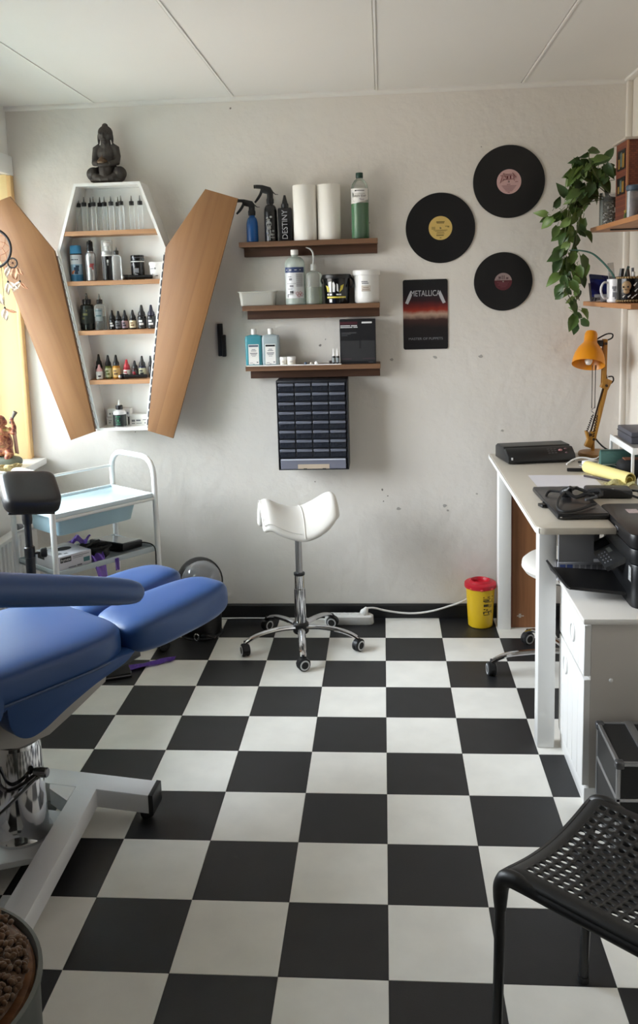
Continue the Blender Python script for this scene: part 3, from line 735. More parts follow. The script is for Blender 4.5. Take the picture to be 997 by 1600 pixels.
t = thing('bucket', 'small black lidded bucket with yellow and white printed label', 'bucket', (-.186, -.064, z))
R = .056
part(t, 'pail', MB().lathe([(0, 0), (.0505, 0), (.052, .003), (.058, .108), (0, .108)], n=28), BLACK_GLOSS, local=True)
part(t, 'lid', MB().lathe([(.058, .107), (.0625, .108), (.0635, .112), (.0625, .122), (.059, .125), (0, .123)], n=28), BLACK_PLASTIC, local=True)
part(t, 'handle', MB().tube(smooth_path([(.062, -.002, .112), (.072, -.012, .098), (.073, -.022, .082), (.066, -.034, .070), (.060, -.030, .068)]), .0035, 6, flat=1.4), BLACK_PLASTIC, local=True)
part(t, 'handle', MB().tube(smooth_path([(-.062, -.002, .114), (-.066, -.014, .100), (-.060, -.026, .088)]), .004, 6), BLACK_PLASTIC, local=True)
def on_cone(x, zz): r = .0522 + (zz - .003) * .0578 + .0007; return (r * math.sin(x / R), -r * math.cos(x / R), zz)
def cone_patch(q, poly):
    q.add([on_cone(*p) for p in poly], [tuple(range(len(poly)))])
YEL = mat('yellow label print', (212, 196, 74), .45)
q = MB()
for k in range(8): cone_patch(q, [(-.046 + .0115 * k, .024), (-.0345 + .0115 * k, .024), (-.0345 + .0115 * k, .031), (-.046 + .0115 * k, .031)])
cone_patch(q, [(-.05, .078), (-.036, .074), (-.036, .052), (-.042, .05)]); cone_patch(q, [(.020, .076), (.034, .082), (.028, .060), (.014, .048)]); cone_patch(q, [(-.034, .07), (-.031, .07), (-.031, .05), (-.034, .05)])
part(t, 'label', q, YEL, local=True)
q = MB()
cone_patch(q, [(-.034, .05), (-.022, .048), (-.020, .095), (-.034, .092)]); cone_patch(q, [(-.016, .050), (-.006, .050), (-.004, .080), (-.010, .094), (-.016, .088)]); cone_patch(q, [(.002, .055), (.010, .050), (.008, .082), (.002, .086)])
cone_patch(q, [(-.044, .036), (-.02, .036), (-.02, .043), (-.044, .043)]); cone_patch(q, [(.0, .036), (.022, .036), (.022, .042), (.0, .042)]); cone_patch(q, [(-.034, .006), (-.02, .006), (-.02, .020), (-.034, .020)]); cone_patch(q, [(.012, .024), (.03, .024), (.034, .031), (.014, .031)])
part(t, 'print', q, PALE_INK, local=True)
t = thing('tub', 'large white screw-top tub at the right end of the middle shelf', 'tub', (-.057, -.064, z))
part(t, 'body', MB().lathe([(0, 0), (.047, 0), (.052, .006), (.053, .03), (.0535, .118), (0, .118)], n=32), WHITE_PLASTIC, local=True)
part(t, 'lid', MB().lathe([(.0535, .117), (.0575, .118), (.0585, .121), (.0585, .136), (.057, .139), (0, .139)], n=32), WHITE_PLASTIC, local=True)
print_on(t, .0537, [(-.022, .006, .088, .092), (-.020, .010, .081, .085)], GREY_INK)
print_on(t, .0536, [(-.022, .018, .050, .074)], mat('pale oval mark', (205, 196, 186), .6))
print_on(t, .0539, [(-.014, .010, .064, .067), (-.018, .014, .056, .059), (-.022, .018, .0495, .0515)], mat('faded brown print', (150, 132, 116), .6))

# lowest shelf
z = 1.186
def flask(label, x, m, capm, head):
    t = thing('lotion_bottle', label, 'bottle', (x, -.062, z), 'flat lotion bottles on the lowest shelf')
    part(t, 'body', MB().loft([rrect(.034, .022, .008, 0), rrect(.037, .025, .010, .004), rrect(.038, .026, .010, .118), rrect(.035, .022, .010, .130), rrect(.013, .013, .012, .136)]), m, local=True)
    part(t, 'cap', MB().lathe([(.012, .133), (.0125, .152), (.0125, .158), (.0105, .161), (0, .161)], n=16), capm, local=True)
    part(t, 'label', MB().box(-.023, .023, -.0268, -.0262, .006, .094), LAB_W, local=True)
    print_on(t, 0, [(-.021, .021, .083, .091)], head, True, -.0272)
    print_on(t, 0, [(-.008, .008, .070, .073), (-.012, .012, .064, .067), (-.016, .016, .053, .057), (-.013, .013, .047, .050), (-.008, .008, .041, .043), (.012, .019, .013, .018), (-.018, -.004, .012, .014), (-.005, .003, .007, .009)], GREY_INK, True, -.0272)
    return t
flask('turquoise lotion bottle with white cap, leftmost on the lowest shelf', -.556, clear('turquoise lotion', (78, 158, 172), .8, .25, (120, 190, 200)), WHITE_PLASTIC, mat('slate print', (74, 88, 108), .5))
flask('whitish clear lotion bottle with white cap beside the turquoise one', -.482, clear('whitish lotion', (176, 190, 194), .78, .25), WHITE_PLASTIC, INK)
for lab, x, r in (('left of two short white cream jars on the lowest shelf', -.428, .0155), ('right of two short white cream jars on the lowest shelf', -.392, .0195)):
    t = thing('cream_jar', lab, 'jar', (x, -.075, z), 'cream jars')
    part(t, 'body', MB().lathe([(0, 0), (r * .95, 0), (r, .002), (r, .022), (0, .022)], n=20), mat('cream white jar', (226, 220, 208), .4), local=True)
    part(t, 'lid', MB().lathe([(r * 1.02, .022), (r * 1.04, .024), (r * 1.04, .034), (r, .036), (0, .036)], n=20), WHITE_PLASTIC, local=True)
    print_on(t, r, [(-.008, .006, .014, .016)], GREY_INK)
solo('paper_strip', 'thin white paper strip lying along the lowest walnut shelf', 'paper', MB().box(-.585, -.172, -.119, -.088, z, z + .0028), PAPER)
zz = z + .0029
for nm_, lab, x, r, m in (('bead', 'tiny dark blue bead lying on the lowest shelf', -.328, .007, mat('blue grey bead', (70, 84, 104), .3)), ('bead', 'tiny pearl bead lying on the lowest shelf', -.303, .0065, mat('pearl bead', (200, 192, 180), .3)), ('pot', 'tiny white lidded pot on the lowest shelf', -.280, .009, WHITE_PLASTIC)):
    solo(nm_, lab, nm_, MB().lathe([(0, 0), (r * .9, 0), (r, r * .3), (r * .95, r), (r * .5, r * 1.35), (0, r * 1.4)], c=(x, -.098, zz), n=14), m)
for lab, x in (('left of two tiny black dropper vials with white tips', -.205), ('right of two tiny black dropper vials with white tips', -.188)):
    bottle('dropper_vial', lab, 'vial', (x, -.098, zz), .0078, .034, DARK, sh=.004, nr=.005, tip=(.0052, .0016, .032, WHITE_PLASTIC), bands=((.006, .026, LAB_G, .006),), group='dropper vials')
solo('pot', 'tiny brown black pot beside the dropper vials', 'pot', MB().lathe([(0, 0), (.006, 0), (.0062, .013), (0, .014)], c=(-.220, -.098, zz), n=12), mat('brown black plastic', (48, 38, 34), .5))
t = thing('product_box', 'tall black product box with white lettering on the lowest shelf', 'box', (-.099, -.06, z + .0))
part(t, 'carton', MB().box(-.0775, .0775, -.035, .035, 0, .192, bev=.001, seg=1), mat('black card', (22, 22, 25), .45), local=True)
P = lambda rows, m: print_on(t, 0, rows, m, True, -.0356)
P([(-.074, .074, .012, .100)], mat('charcoal card print', (44, 44, 46), .5))
print_on(t, 0, [(.006, .014, .066, .103)], INK, True, -.0360)
print_on(t, 0, [(-.0775, .0, .170, .182)], mat('dark maroon print', (66, 22, 34), .5), True, -.0360)
print_on(t, 0, [(-.070, -.028, .021, .0222), (.02, .074, .0215, .0225)], mat('dim pink print', (110, 70, 84), .5), True, -.0360)
print_on(t, 0, [(-.074, -.032, .163, .1668), (-.028, -.002, .163, .1668), (-.074, -.022, .156, .1598), (-.018, .0, .156, .1598), (.018, .062, .174, .181)], PALE_INK, True, -.0362)
print_on(t, 0, [(-.070, -.006, .1335, .1348), (-.070, -.03, .128, .129), (-.070, -.044, .122, .123), (.045, .066, .006, .0072)], GREY_INK, True, -.0362)

# ------------------------------------------------------------------ drawer organizer
og = thing('drawer_organizer', 'black wall organizer with rows of small see-through drawers', 'organizer', (-.302, -.075, .728))
X0, X1, Z0, Z1, D = -.455, -.147, .730, 1.124, -.150
b = MB(); b.box(X0, X1, -.02, -.0005, Z0, Z1)
BG = mat('organizer black plastic', (30, 31, 36), .45)
cw, ch = (X1 - X0 - .012) / 4, (Z1 - Z0 - .012 - .052) / 8
b.box(X0, X0 + .004, D, -.02, Z0, Z1); b.box(X1 - .006, X1, D, -.02, Z0, Z1); b.box(X0, X1, D, -.02, Z1 - .010, Z1, bev=.002); b.box(X0, X1, D, -.02, Z0, Z0 + .004)
for i in range(1, 4): b.box(X0 + .005 + i * cw - .0015, X0 + .005 + i * cw + .0015, D, -.02, Z0 + .055, Z1)
for j in range(9): b.box(X0, X1, D, -.02, Z0 + .054 + j * ch - .0012, Z0 + .054 + j * ch + .0012)
part(og, 'housing', b, BG)
DRW = clear('smoky drawer plastic', (44, 47, 55), .72, .25)
LIP = mat('drawer label lip', (96, 99, 110), .4)
STF = [mat('drawer content %d' % k, c, .6, var=.5, vs=60) for k, c in enumerate(((40, 42, 48), (56, 58, 66), (46, 52, 66), (72, 74, 76)))]
w, h = cw - .006, ch - .006
mw = MB().box(-w / 2, w / 2, -.004, .0, 0, h * .66, bev=.001, seg=1).mesh('drawer'); mw.materials.append(DRW); smooth(mw)
ml = MB().box(-w / 2, w / 2, -.009, -.001, h * .68, h, bev=.0015, seg=1).mesh('label_lip'); ml.materials.append(LIP); smooth(ml)
for i in range(4):
    for j in range(8):
        o = bpy.data.objects.new('drawer', mw); COL.objects.link(o); o.parent = og; ORG[o] = ORG[og]
        o.location = Vector((X0 + .005 + (i + .5) * cw, D + .003, Z0 + .054 + j * ch + .003)) - ORG[og]
        l = bpy.data.objects.new('label_lip', ml); COL.objects.link(l); l.parent = o
        b = MB()
        for q in range(random.choice((2, 3, 4))):
            b.box(-w * .42 + q * w * .22, -w * .42 + q * w * .22 + w * random.uniform(.1, .2), .004, .05, .001, h * random.uniform(.25, .6))
        c = part(o, 'contents', b, random.choice(STF), local=True)
CLD = clear('clear wide drawer', (150, 152, 168), .5, .15)
o = part(og, 'wide_drawer', MB().box(X0 + .010, X1 - .012, D - .005, D + .001, Z0 + .005, Z0 + .050, bev=.0015, seg=1), CLD)
part(o, 'paper_insert', MB().box(X0 + .085, X1 - .085, D - .0058, D - .0052, Z0 + .006, Z0 + .026), mat('tan paper insert', (172, 156, 138), .7))
part(o, 'label_lip', MB().box(X0 + .012, X1 - .014, D - .008, D - .005, Z0 + .044, Z0 + .050), mat('pale drawer lip', (176, 178, 190), .35))
part(o, 'finger_notch', MB().box(X0 + .11, X0 + .125, D - .0064, D - .004, Z0 + .003, Z0 + .008).box(X1 - .115, X1 - .10, D - .0064, D - .004, Z0 + .003, Z0 + .008), INK)

# black wall mount
t = thing('wall_bracket', 'small black plastic holder screwed to the wall beside the oak door', 'holder', (-.707, -.008, 1.222))
part(t, 'plate', MB().box(-.727, -.703, -.016, -.0005, 1.226, 1.372, bev=.003), BLACK_PLASTIC)
part(t, 'clip', MB().box(-.708, -.690, -.026, -.002, 1.224, 1.322, bev=.004), BLACK_PLASTIC)

# ------------------------------------------------------------------ records and tin poster on the wall
VIN = mat('black vinyl', (17, 17, 20), .38)
def vinyl(m):
    nt = m.node_tree; b = nt.nodes['Principled BSDF']
    tc = nt.nodes.new('ShaderNodeTexCoord'); wv = nt.nodes.new('ShaderNodeTexWave'); wv.wave_type = 'RINGS'; wv.rings_direction = 'Y'
    wv.inputs['Scale'].default_value = 160
    nt.links.new(tc.outputs['Object'], wv.inputs['Vector'])
    bp = nt.nodes.new('ShaderNodeBump'); bp.inputs['Strength'].default_value = .12; bp.inputs['Distance'].default_value = .0005
    nt.links.new(wv.outputs['Fac'], bp.inputs['Height']); nt.links.new(bp.outputs['Normal'], b.inputs['Normal'])
vinyl(VIN)
def record(label, x, z, R, lr, lm, marks):
    t = thing('vinyl_record', label, 'record', (x, -.004, z), 'vinyl records on the wall')
    M = RX(PI / 2)
    part(t, 'disc', MB().lathe([(.003, -.0015), (R - .001, -.0015), (R, 0), (R - .001, .0015), (R - .006, .0012), (lr + .008, .001), (lr, .0014), (.003, .0014), (.003, -.0015)], n=96, M=M), VIN, local=True)
    part(t, 'centre_label', MB().lathe([(.0033, .0015), (lr, .0015), (lr, .0019), (.0033, .0019), (.0033, .0015)], n=48, M=M), lm, local=True)
    for rows, m in marks: print_on(t, 0, rows, m, True, -.0023)
    return t
pk = mat('pink record label', (206, 168, 166), .55); rd = mat('dark red script', (112, 34, 34), .6)
t = record('highest black record with a pink label and red script', .556, 1.941, .1515, .0515, pk, [([(-.009, .006, -.0105, -.0125), (.026, .038, -.0005, -.0025), (-.006, .004, -.043, -.045)], rd), ([(-.030 + .004 * k, .031 - .004 * k, -.019 - .0052 * k, -.0165 - .0052 * k) for k in range(5)], mat('brown grey print', (140, 104, 102), .6))])
q = MB()
for pts in ([(-.037, .0, -.006), (-.03, 0, .016), (-.022, 0, .036), (-.014, 0, .018), (-.010, 0, .010)], [(-.036, 0, .026), (-.03, 0, .024)], [(-.022, 0, .022), (.018, 0, .026), (.020, 0, .012)], [(.014, 0, .036), (.022, 0, .026), (.030, 0, .016)], [(-.014, 0, .030), (.012, 0, .030)], [(-.024, 0, .008), (.020, 0, .010), (.022, 0, .004)], [(-.006, 0, .022), (-.006, 0, .012)], [(.006, 0, .024), (.006, 0, .012)], [(-.026, 0, .002), (-.022, 0, .012)]):
    q.tube([(x, -.0024, z_) for x, _, z_ in pts], .0024, 6, flat=.3)
part(t, 'script_lettering', q, rd, local=True)
yl = mat('yellow record label', (208, 178, 104), .55); br = mat('olive brown print', (110, 92, 48), .6)
record('leftmost black record with a yellow label', .265, 1.757, .149, .0505, yl, [([(-.018, .018, .024, .028), (-.016, .016, .0195, .0225), (-.038, -.022, .003, .005), (-.038, -.022, -.001, .001), (-.038, -.022, -.005, -.003), (.02, .038, .006, .0085), (.03, .038, .002, .005), (-.03, .03, -.010, -.008), (-.024, .024, -.014, -.0125), (-.016, .016, -.020, -.018), (-.018, .018, -.025, -.0235), (-.018, .014, -.033, -.029), (-.004, .004, -.043, -.040)], br)])
t = record('smallest black record with a maroon and grey label', .533, 1.521, .1255, .0375, mat('maroon record label', (84, 30, 38), .55), [([(-.026, .026, -.004, -.0025), (-.02, .02, -.010, -.0085), (-.022, .018, -.016, -.0145), (-.012, .012, -.023, -.0215)], mat('dim rose print', (128, 76, 84), .6))])
n = 24; arc = [(.0372 * math.cos(PI * k / n + .14 - .28 * k / n), .0372 * math.sin(PI * k / n + .14 - .28 * k / n)) for k in range(n + 1)]
q = MB().prism(arc, -.0026, -.0019, 'y')
o = part(t, 'label_top', q, mat('grey rose label', (150, 130, 128), .55), local=True)
print_on(t, 0, [(-.02, -.010, .012, .022), (-.006, -.002, .010, .026), (.002, .006, .010, .026), (.012, .022, .010, .018), (-.028, -.012, .007, .009)], mat('dark rose print', (92, 70, 72), .6), True, -.0028)

# tin poster: plain dark red gradient stand-in with its lettering
t = thing('tin_poster', 'dark red and black tin poster with pale heavy lettering', 'poster', (.1975, -.002, 1.236))
def rpoly(hx, z0, z1, r, n=5):
    o = []
    for cx, cz, a in ((hx - r, z1 - r, 0), (-hx + r, z1 - r, PI / 2), (-hx + r, z0 + r, PI), (hx - r, z0 + r, 1.5 * PI)):
        o += [(cx + r * math.cos(a + k * PI / 2 / n), cz + r * math.sin(a + k * PI / 2 / n)) for k in range(n + 1)]
    return o
pm, nt, bs_ = new_mat('printed tin'); L = nt.links.new
tc = nt.nodes.new('ShaderNodeTexCoord'); sp = nt.nodes.new('ShaderNodeSeparateXYZ'); L(tc.outputs['Object'], sp.inputs[0])
mr = nt.nodes.new('ShaderNodeMapRange'); mr.inputs[2].default_value = .304; L(sp.outputs['Z'], mr.inputs[0])
nz = nt.nodes.new('ShaderNodeTexNoise'); nz.inputs['Scale'].default_value = 26; nz.inputs['Detail'].default_value = 5; L(tc.outputs['Object'], nz.inputs['Vector'])
ma = nt.nodes.new('ShaderNodeMath'); ma.operation = 'MULTIPLY_ADD'; ma.inputs[1].default_value = .08; L(nz.outputs['Fac'], ma.inputs[0]); L(mr.outputs[0], ma.inputs[2])
rp = nt.nodes.new('ShaderNodeValToRGB'); L(ma.outputs[0], rp.inputs['Fac']); cr = rp.color_ramp
for k, (p, c) in enumerate(((0, (17, 16, 19)), (.36, (24, 18, 20)), (.47, (64, 38, 34)), (.545, (178, 150, 132)), (.60, (146, 46, 28)), (.66, (104, 28, 26)), (.74, (46, 20, 26)), (.84, (24, 20, 27)), (1, (16, 18, 21)))):
    el = cr.elements[k] if k < 2 else cr.elements.new(p)
    el.position = p; el.color = (*lin(c), 1)
cr.elements[0].position = 0
L(rp.outputs['Color'], bs_.inputs['Base Color']); bs_.inputs['Roughness'].default_value = .45
part(t, 'tin_sheet', MB().prism(rpoly(.0975, .0, .304, .009), -.0015, .0015, 'y'), pm, local=True)
SIL = mat('silver print', (186, 186, 190), .5)
part(t, 'lettering', text_mesh('METALLICA', .036, sx=.70, M=T(.0, -.0019, .243)), SIL, local=True)
q = MB()
for s in (-1, 1):
    q.prism([(s * .076, .198), (s * .088, .203), (s * .074, .236), (s * .064, .256), (s * .058, .238), (s * .064, .222)], -.0021, -.0016, 'y')
part(t, 'lettering', q, SIL, local=True)
part(t, 'lettering', text_mesh('MASTER OF PUPPETS', .0145, sx=1.12, M=T(0, -.0019, .046)), mat('grey lettering', (130, 130, 134), .6), local=True)
# ------------------------------------------------------------------ desk on the right
ZD = .775
DT = mat('beige grey laminate', (196, 188, 174), .4, var=.04, vs=4)
DW = mat('white desk paint', (232, 231, 228), .35)
dk = thing('desk', 'white table desk with beige top along the right wall', 'desk', (.76, -.68, 0))
R = .03
poly = [(XR - .004, -.062), (.468, -.062), (.466, -1.28)] + [(.466 + R - R * math.cos(a), -1.28 - R * math.sin(a)) for a in (.5, 1.0, PI / 2)] + [(.700, -1.31), (.700, -1.055), (XR - .004, -1.055)]
part(dk, 'desktop', MB().prism(poly, ZD - .022, ZD, 'z', bev=.003), DT)
ep = [(.4655, -.064), (.4655, -1.28)] + [(.4655 + R - R * math.cos(a), -1.28 - R * math.sin(a)) for a in (.25, .5, .75)]
b = MB(); b.add([(x - .0012, y, ZD - .020) for x, y in ep] + [(x - .0012, y, ZD - .003) for x, y in ep], [(k, k + 1, len(ep) + k + 1, len(ep) + k) for k in range(len(ep) - 1)])
part(dk, 'edge_band', b, DW)
for x0, y0 in ((.492, -1.190), (.497, -.152), (.96, -.152)):
    part(dk, 'leg', MB().box(x0, x0 + .056, y0, y0 + .056, 0, ZD - .022, bev=.004), DW)
part(dk, 'apron', MB().box(.548, .655, -1.222, -1.210, .640, ZD - .022), mat('grey side panel', (140, 140, 143), .5))
part(dk, 'apron', MB().box(.640, .700, -1.106, -1.096, .52, ZD - .022), mat('grey side panel', (140, 140, 143), .5))
part(dk, 'apron', MB().box(.505, .523, -1.13, -.11, .69, ZD - .022), DW)
b = MB().box(.562, .680, -.128, -.106, .0005, .70, bev=.001, seg=1)
t = thing('wood_board', 'brown wooden board standing under the far end of the desk', 'board', (.61, -.117, 0))
part(t, 'panel', b, wood('brown board', (150, 100, 62), (122, 78, 46), 2, 4, .55))
part(t, 'edge', MB().box(.557, .562, -.128, -.106, .0005, .70), mat('red brown edge', (116, 66, 46), .6))
part(t, 'scuff', MB().box(.582, .612, -.1288, -.128, .052, .056).box(.59, .60, -.1288, -.128, .046, .064), mat('pale scuff', (196, 186, 176), .8))

# stencil machine
t = thing('stencil_printer', 'flat black thermal stencil machine at the far end of the desk', 'machine', (.64, -.20, ZD))
M = T(.638, -.205, 0) @ RZ(.165)
prof = [(-.095, .0), (-.105, .010), (-.098, .030), (-.060, .056), (-.048, .056), (-.044, .052), (-.036, .052), (-.030, .060), (.060, .060), (.085, .048), (.085, .0)]
part(t, 'body', MB().prism([(a, ZD + .004 + c) for a, c in prof], -.142, .142, 'x', M=M, bev=.003), mat('black moulded plastic', (20, 21, 23), .42))
part(t, 'rubber_foot', MB().box(-.13, -.11, -.08, .07, ZD, ZD + .005, M=M).box(.11, .13, -.08, .07, ZD, ZD + .005, M=M), RUBBER)
fp = lambda v, lift=.0006: (-.098 + v * .038, ZD + .034 + v * .026 + lift)
def on_front(mb, x0, x1, v0, v1):
    a, c = fp(v0), fp(v1); mb.add([(x0, a[0], a[1]), (x1, a[0], a[1]), (x1, c[0], c[1]), (x0, c[0], c[1])], [(0, 1, 2, 3)], M)
b = MB()
for k in range(3):
    for j in range(3): on_front(b, .03 + .014 * k, .04 + .014 * k, .2 + .25 * j, .28 + .25 * j)
part(t, 'print', b, mat('faint grey print', (92, 94, 98), .5))
a = fp(.55)
part(t, 'button', MB().ell((.085, a[0], a[1]), (.009, .006, .005), 12, 6, M=M), mat('pink button', (190, 130, 130), .35))
part(t, 'button', MB().ell((.108, fp(.7)[0], fp(.7)[1]), (.006, .005, .004), 12, 6, M=M).ell((.106, fp(.2)[0], fp(.2)[1]), (.006, .005, .004), 12, 6, M=M), mat('dim pink button', (110, 84, 88), .35))
part(t, 'slot', MB().box(-.125, .125, -.1035, -.1000, ZD + .016, ZD + .019, M=M), INK)
part(t, 'mark', MB().box(-.130, -.124, -.1055, -.100, ZD + .020, ZD + .030, M=M), PALE_INK)

# architect lamp (in the plane y = -0.10)
LY = -.105
WY_ = wood('mustard stained wood', (178, 128, 48), (146, 100, 34), 2, 8, .45)
MUS = mat('mustard orange metal', (222, 142, 24), .35)
t = thing('desk_lamp', 'mustard orange architect lamp with wooden arms on round base', 'lamp', (.905, LY, ZD))
part(t, 'base', MB().lathe([(0, 0), (.078, 0), (.080, .003), (.080, .012), (.077, .016), (0, .016)], c=(.915, LY - .035, ZD), n=40), wood('light wood base', (170, 128, 76), (140, 102, 58), 0, 8, .45))
def bar(t, name, a, c, w, d, m, y0=LY):
    a, c = Vector((a[0], y0, a[1])), Vector((c[0], y0, c[1])); L = (c - a).length
    ang = math.atan2(c.x - a.x, c.z - a.z)
    return part(t, name, MB().box(-w / 2, w / 2, -d / 2, d / 2, 0, L, bev=.0015, M=Matrix.Translation(a) @ RY(ang)), m)
part(t, 'post', MB().lathe([(.008, 0), (.008, .05)], c=(.903, LY, ZD + .015), n=12), WY_)
bar(t, 'bracket', (.880, .806), (.905, .872), .026, .030, WY_)
bar(t, 'bracket', (.874, .876), (.884, .840), .010, .034, WY_)
for dy in (-.012, .012):
    bar(t, 'lower_arm', (.905, .838), (.958, 1.085), .013, .009, WY_, LY + dy)
bar(t, 'inner_rod', (.893, .870), (.942, 1.06), .007, .007, mat('dark bronze', (62, 46, 34), .4, .5))
bar(t, 'elbow_plate', (.944, 1.058), (.962, 1.098), .032, .034, WY_)
for dy in (-.012, .012):
    bar(t, 'upper_arm', (.943, 1.060), (.945, 1.268), .017, .009, WY_, LY + dy)
bar(t, 'inner_rod', (.955, 1.10), (.940, 1.17), .008, .012, mat('dark bronze', (62, 46, 34), .4, .5))
for x in (.893, .906):
    part(t, 'tension_rod', MB().tube([(x, LY - .012, .975), (x, LY - .012, 1.16)], .0016, 6), mat('dark wire', (50, 46, 44), .4, .6))
part(t, 'spring_hook', MB().tube([(.899 + .008 * math.cos(k * .7), LY - .012 + .004 * math.sin(k), .950 + .0035 * k) for k in range(10)], .0018, 6), STEEL)
for a, c in (((.874, .876), (.898, .948)), ((.900, .846), (.914, .945))):
    A, C = Vector((a[0], LY - .014, a[1])), Vector((c[0], LY - .014, c[1]))
    part(t, 'spring', MB().tube([A + (C - A) * (k / 40) + Vector((.004 * math.cos(k * 1.3), .004 * math.sin(k * 1.3), 0)) for k in range(41)], .0018, 5), mat('dark spring steel', (40, 36, 32), .4, .6))
for x, zz in ((.903, .842), (.951, 1.072), (.945, 1.25), (.889, .862)):
    part(t, 'bolt', MB().lathe([(0, -.022), (.006, -.022), (.006, .022), (0, .022)], n=10, M=T(x, LY, zz) @ RX(PI / 2)), mat('dark bronze', (62, 46, 34), .4, .5))
part(t, 'neck_joint', MB().box(.912, .945, LY - .012, LY + .012, 1.238, 1.264, bev=.004), BLACK_PLASTIC)
ax = Matrix.Translation((.866, LY - .055, 1.166)) @ RX(-.42) @ RY(.16)
sp_ = [(.0665, 0), (.068, .0), (.066, .018), (.060, .045), (.048, .072), (.034, .090), (.0275, .100), (.0265, .112), (.0265, .136), (.022, .147), (.012, .151), (0, .152)]
part(t, 'shade', MB().lathe(sp_ + [(0, .149), (.020, .143), (.0245, .134), (.0245, .102), (.030, .090), (.045, .070), (.057, .044), (.0645, .004), (.0665, 0)], n=36, M=ax), MUS)
part(t, 'bulb', MB().lathe([(0, .0), (.010, .004), (.016, .016), (.016, .026), (.011, .044), (.011, .085), (0, .085)], n=18, M=ax @ T(0, 0, -.002)), mat('white bulb glass', (238, 236, 230), .2))
part(t, 'cord', MB().tube(smooth_path([(.905, LY, 1.262), (.925, LY, 1.276), (.955, LY, 1.290), (.976, LY, 1.288), (.974, LY, 1.272), (.950, LY, 1.262), (.930, LY, 1.258)]), .0032, 6), RUBBER)
part(t, 'cord', MB().tube(smooth_path([(.962, LY, 1.108), (.980, LY, 1.108), (.984, LY, 1.092), (.974, LY, 1.080), (.962, LY, 1.080)]), .0032, 6), RUBBER)
part(t, 'cord', MB().tube(smooth_path([(.914, LY, .842), (.930, LY - .004, .822), (.952, LY - .01, .802), (.99, LY - .02, ZD + .008), (1.03, LY - .02, ZD + .005)]), .0038, 6), RUBBER)
solo('paper_sheet', 'red white printed leaflet lying around the lamp base', 'leaflet', MB().box(.90, 1.0, -.27, -.19, ZD, ZD + .002, M=None), mat('red white print', (176, 60, 66), .6, var=.75, vs=55))
solo('cable_bundle', 'tangle of thin white wires beside the lamp base', 'cable', MB().tube(smooth_path([(.86, -.24, ZD + .006), (.88, -.27, ZD + .012), (.91, -.24, ZD + .02), (.95, -.28, ZD + .012), (.90, -.30, ZD + .008), (.93, -.22, ZD + .016), (.97, -.26, ZD + .006)]), .0022, 5), WHITE_PLASTIC)
solo('usb_cable', 'white charging cable arching across the far desk', 'cable', MB().tube(smooth_path([(.745, -.345, ZD + .004), (.775, -.325, ZD + .018), (.81, -.32, ZD + .026), (.85, -.33, ZD + .02), (.87, -.36, ZD + .008)]), .0035, 6), WHITE_PLASTIC)
solo('black_cable', 'black cable lying between stencil machine and lamp base', 'cable', MB().tube(smooth_path([(.80, -.30, ZD + .004), (.83, -.31, ZD + .006), (.87, -.34, ZD + .005), (.90, -.37, ZD + .004)]), .004, 6), RUBBER)
t = thing('phone_charger', 'white square charger plug lying before the yellow roll', 'charger', (.825, -.40, ZD))
M = T(.825, -.400, ZD) @ RZ(.6)
part(t, 'body', MB().box(-.028, .028, -.020, .020, 0, .030, bev=.006, M=M), WHITE_PLASTIC)
part(t, 'prongs', MB().box(-.046, -.027, -.010, -.006, .012, .016, M=M).box(-.046, -.027, .006, .010, .012, .016, M=M), STEEL)
solo('paper_sheet', 'large blank white sheet of paper lying on the desk', 'paper', MB().add([(.560, -.535, ZD + .0006), (.800, -.548, ZD + .0006), (.790, -.845, ZD + .0006), (.563, -.835, ZD + .0006)], [(0, 1, 2, 3)]).add([(.560, -.535, ZD), (.800, -.548, ZD), (.790, -.845, ZD), (.563, -.835, ZD)], [(3, 2, 1, 0)]), mat('bluish white paper', (222, 220, 226), .7))
# closed black tablet with a coil of cables on it
t = thing('drawing_tablet', 'closed flat black tablet under a coil of black cable', 'tablet', (.615, -1.02, ZD))
M = T(.617, -1.025, ZD) @ RZ(.03)
part(t, 'slab', MB().box(-.080, .080, -.195, .205, .002, .018, bev=.005, M=M), mat('satin black', (34, 34, 36), .35))
part(t, 'lid', MB().box(-.078, .078, -.190, .200, .0178, .020, bev=.001, M=M), mat('satin black lid', (46, 45, 46), .3))
part(t, 'foot', MB().box(-.07, .07, -.18, -.16, 0, .003, M=M).box(-.07, .07, .16, .18, 0, .003, M=M), RUBBER)
part(t, 'indicator', MB().box(-.072, -.066, -.1955, -.194, .008, .011, M=M), PALE_INK)
zt = ZD + .026
t = thing('cable_coil', 'black power cable coiled on the flat black tablet', 'cable', (.66, -1.0, zt - .006))
lp = []
for k in range(60):
    a = k * .42; lp.append((.665 + (.055 + .012 * math.sin(k * .9)) * math.cos(a), -1.0 + (.045 + .012 * math.cos(k * 1.3)) * math.sin(a), zt + .004 + .012 * (.5 + .5 * math.sin(k * 1.7))))
part(t, 'coil', MB().tube(lp, .0042, 6), RUBBER)
part(t, 'loop', MB().tube(smooth_path([(.62, -.985, zt + .012), (.585, -1.06, zt + .016), (.556, -1.15, zt + .010), (.551, -1.205, zt + .004), (.572, -1.222, zt + .002), (.62, -1.19, zt + .002), (.68, -1.13, zt + .004)]), .0042, 6), RUBBER)
part(t, 'loop', MB().tube(smooth_path([(.60, -.97, zt + .008), (.565, -.955, zt + .006), (.545, -.99, ZD + .012), (.532, -1.035, ZD + .006)]), .0042, 6), RUBBER)
part(t, 'connector', MB().box(-.010, .010, -.016, .016, -.004, .006, bev=.002, M=T(.527, -1.05, ZD + .006) @ RZ(.3)), BLACK_PLASTIC)
M = T(.620, -.985, zt + .012) @ RZ(.5) @ RX(.75)
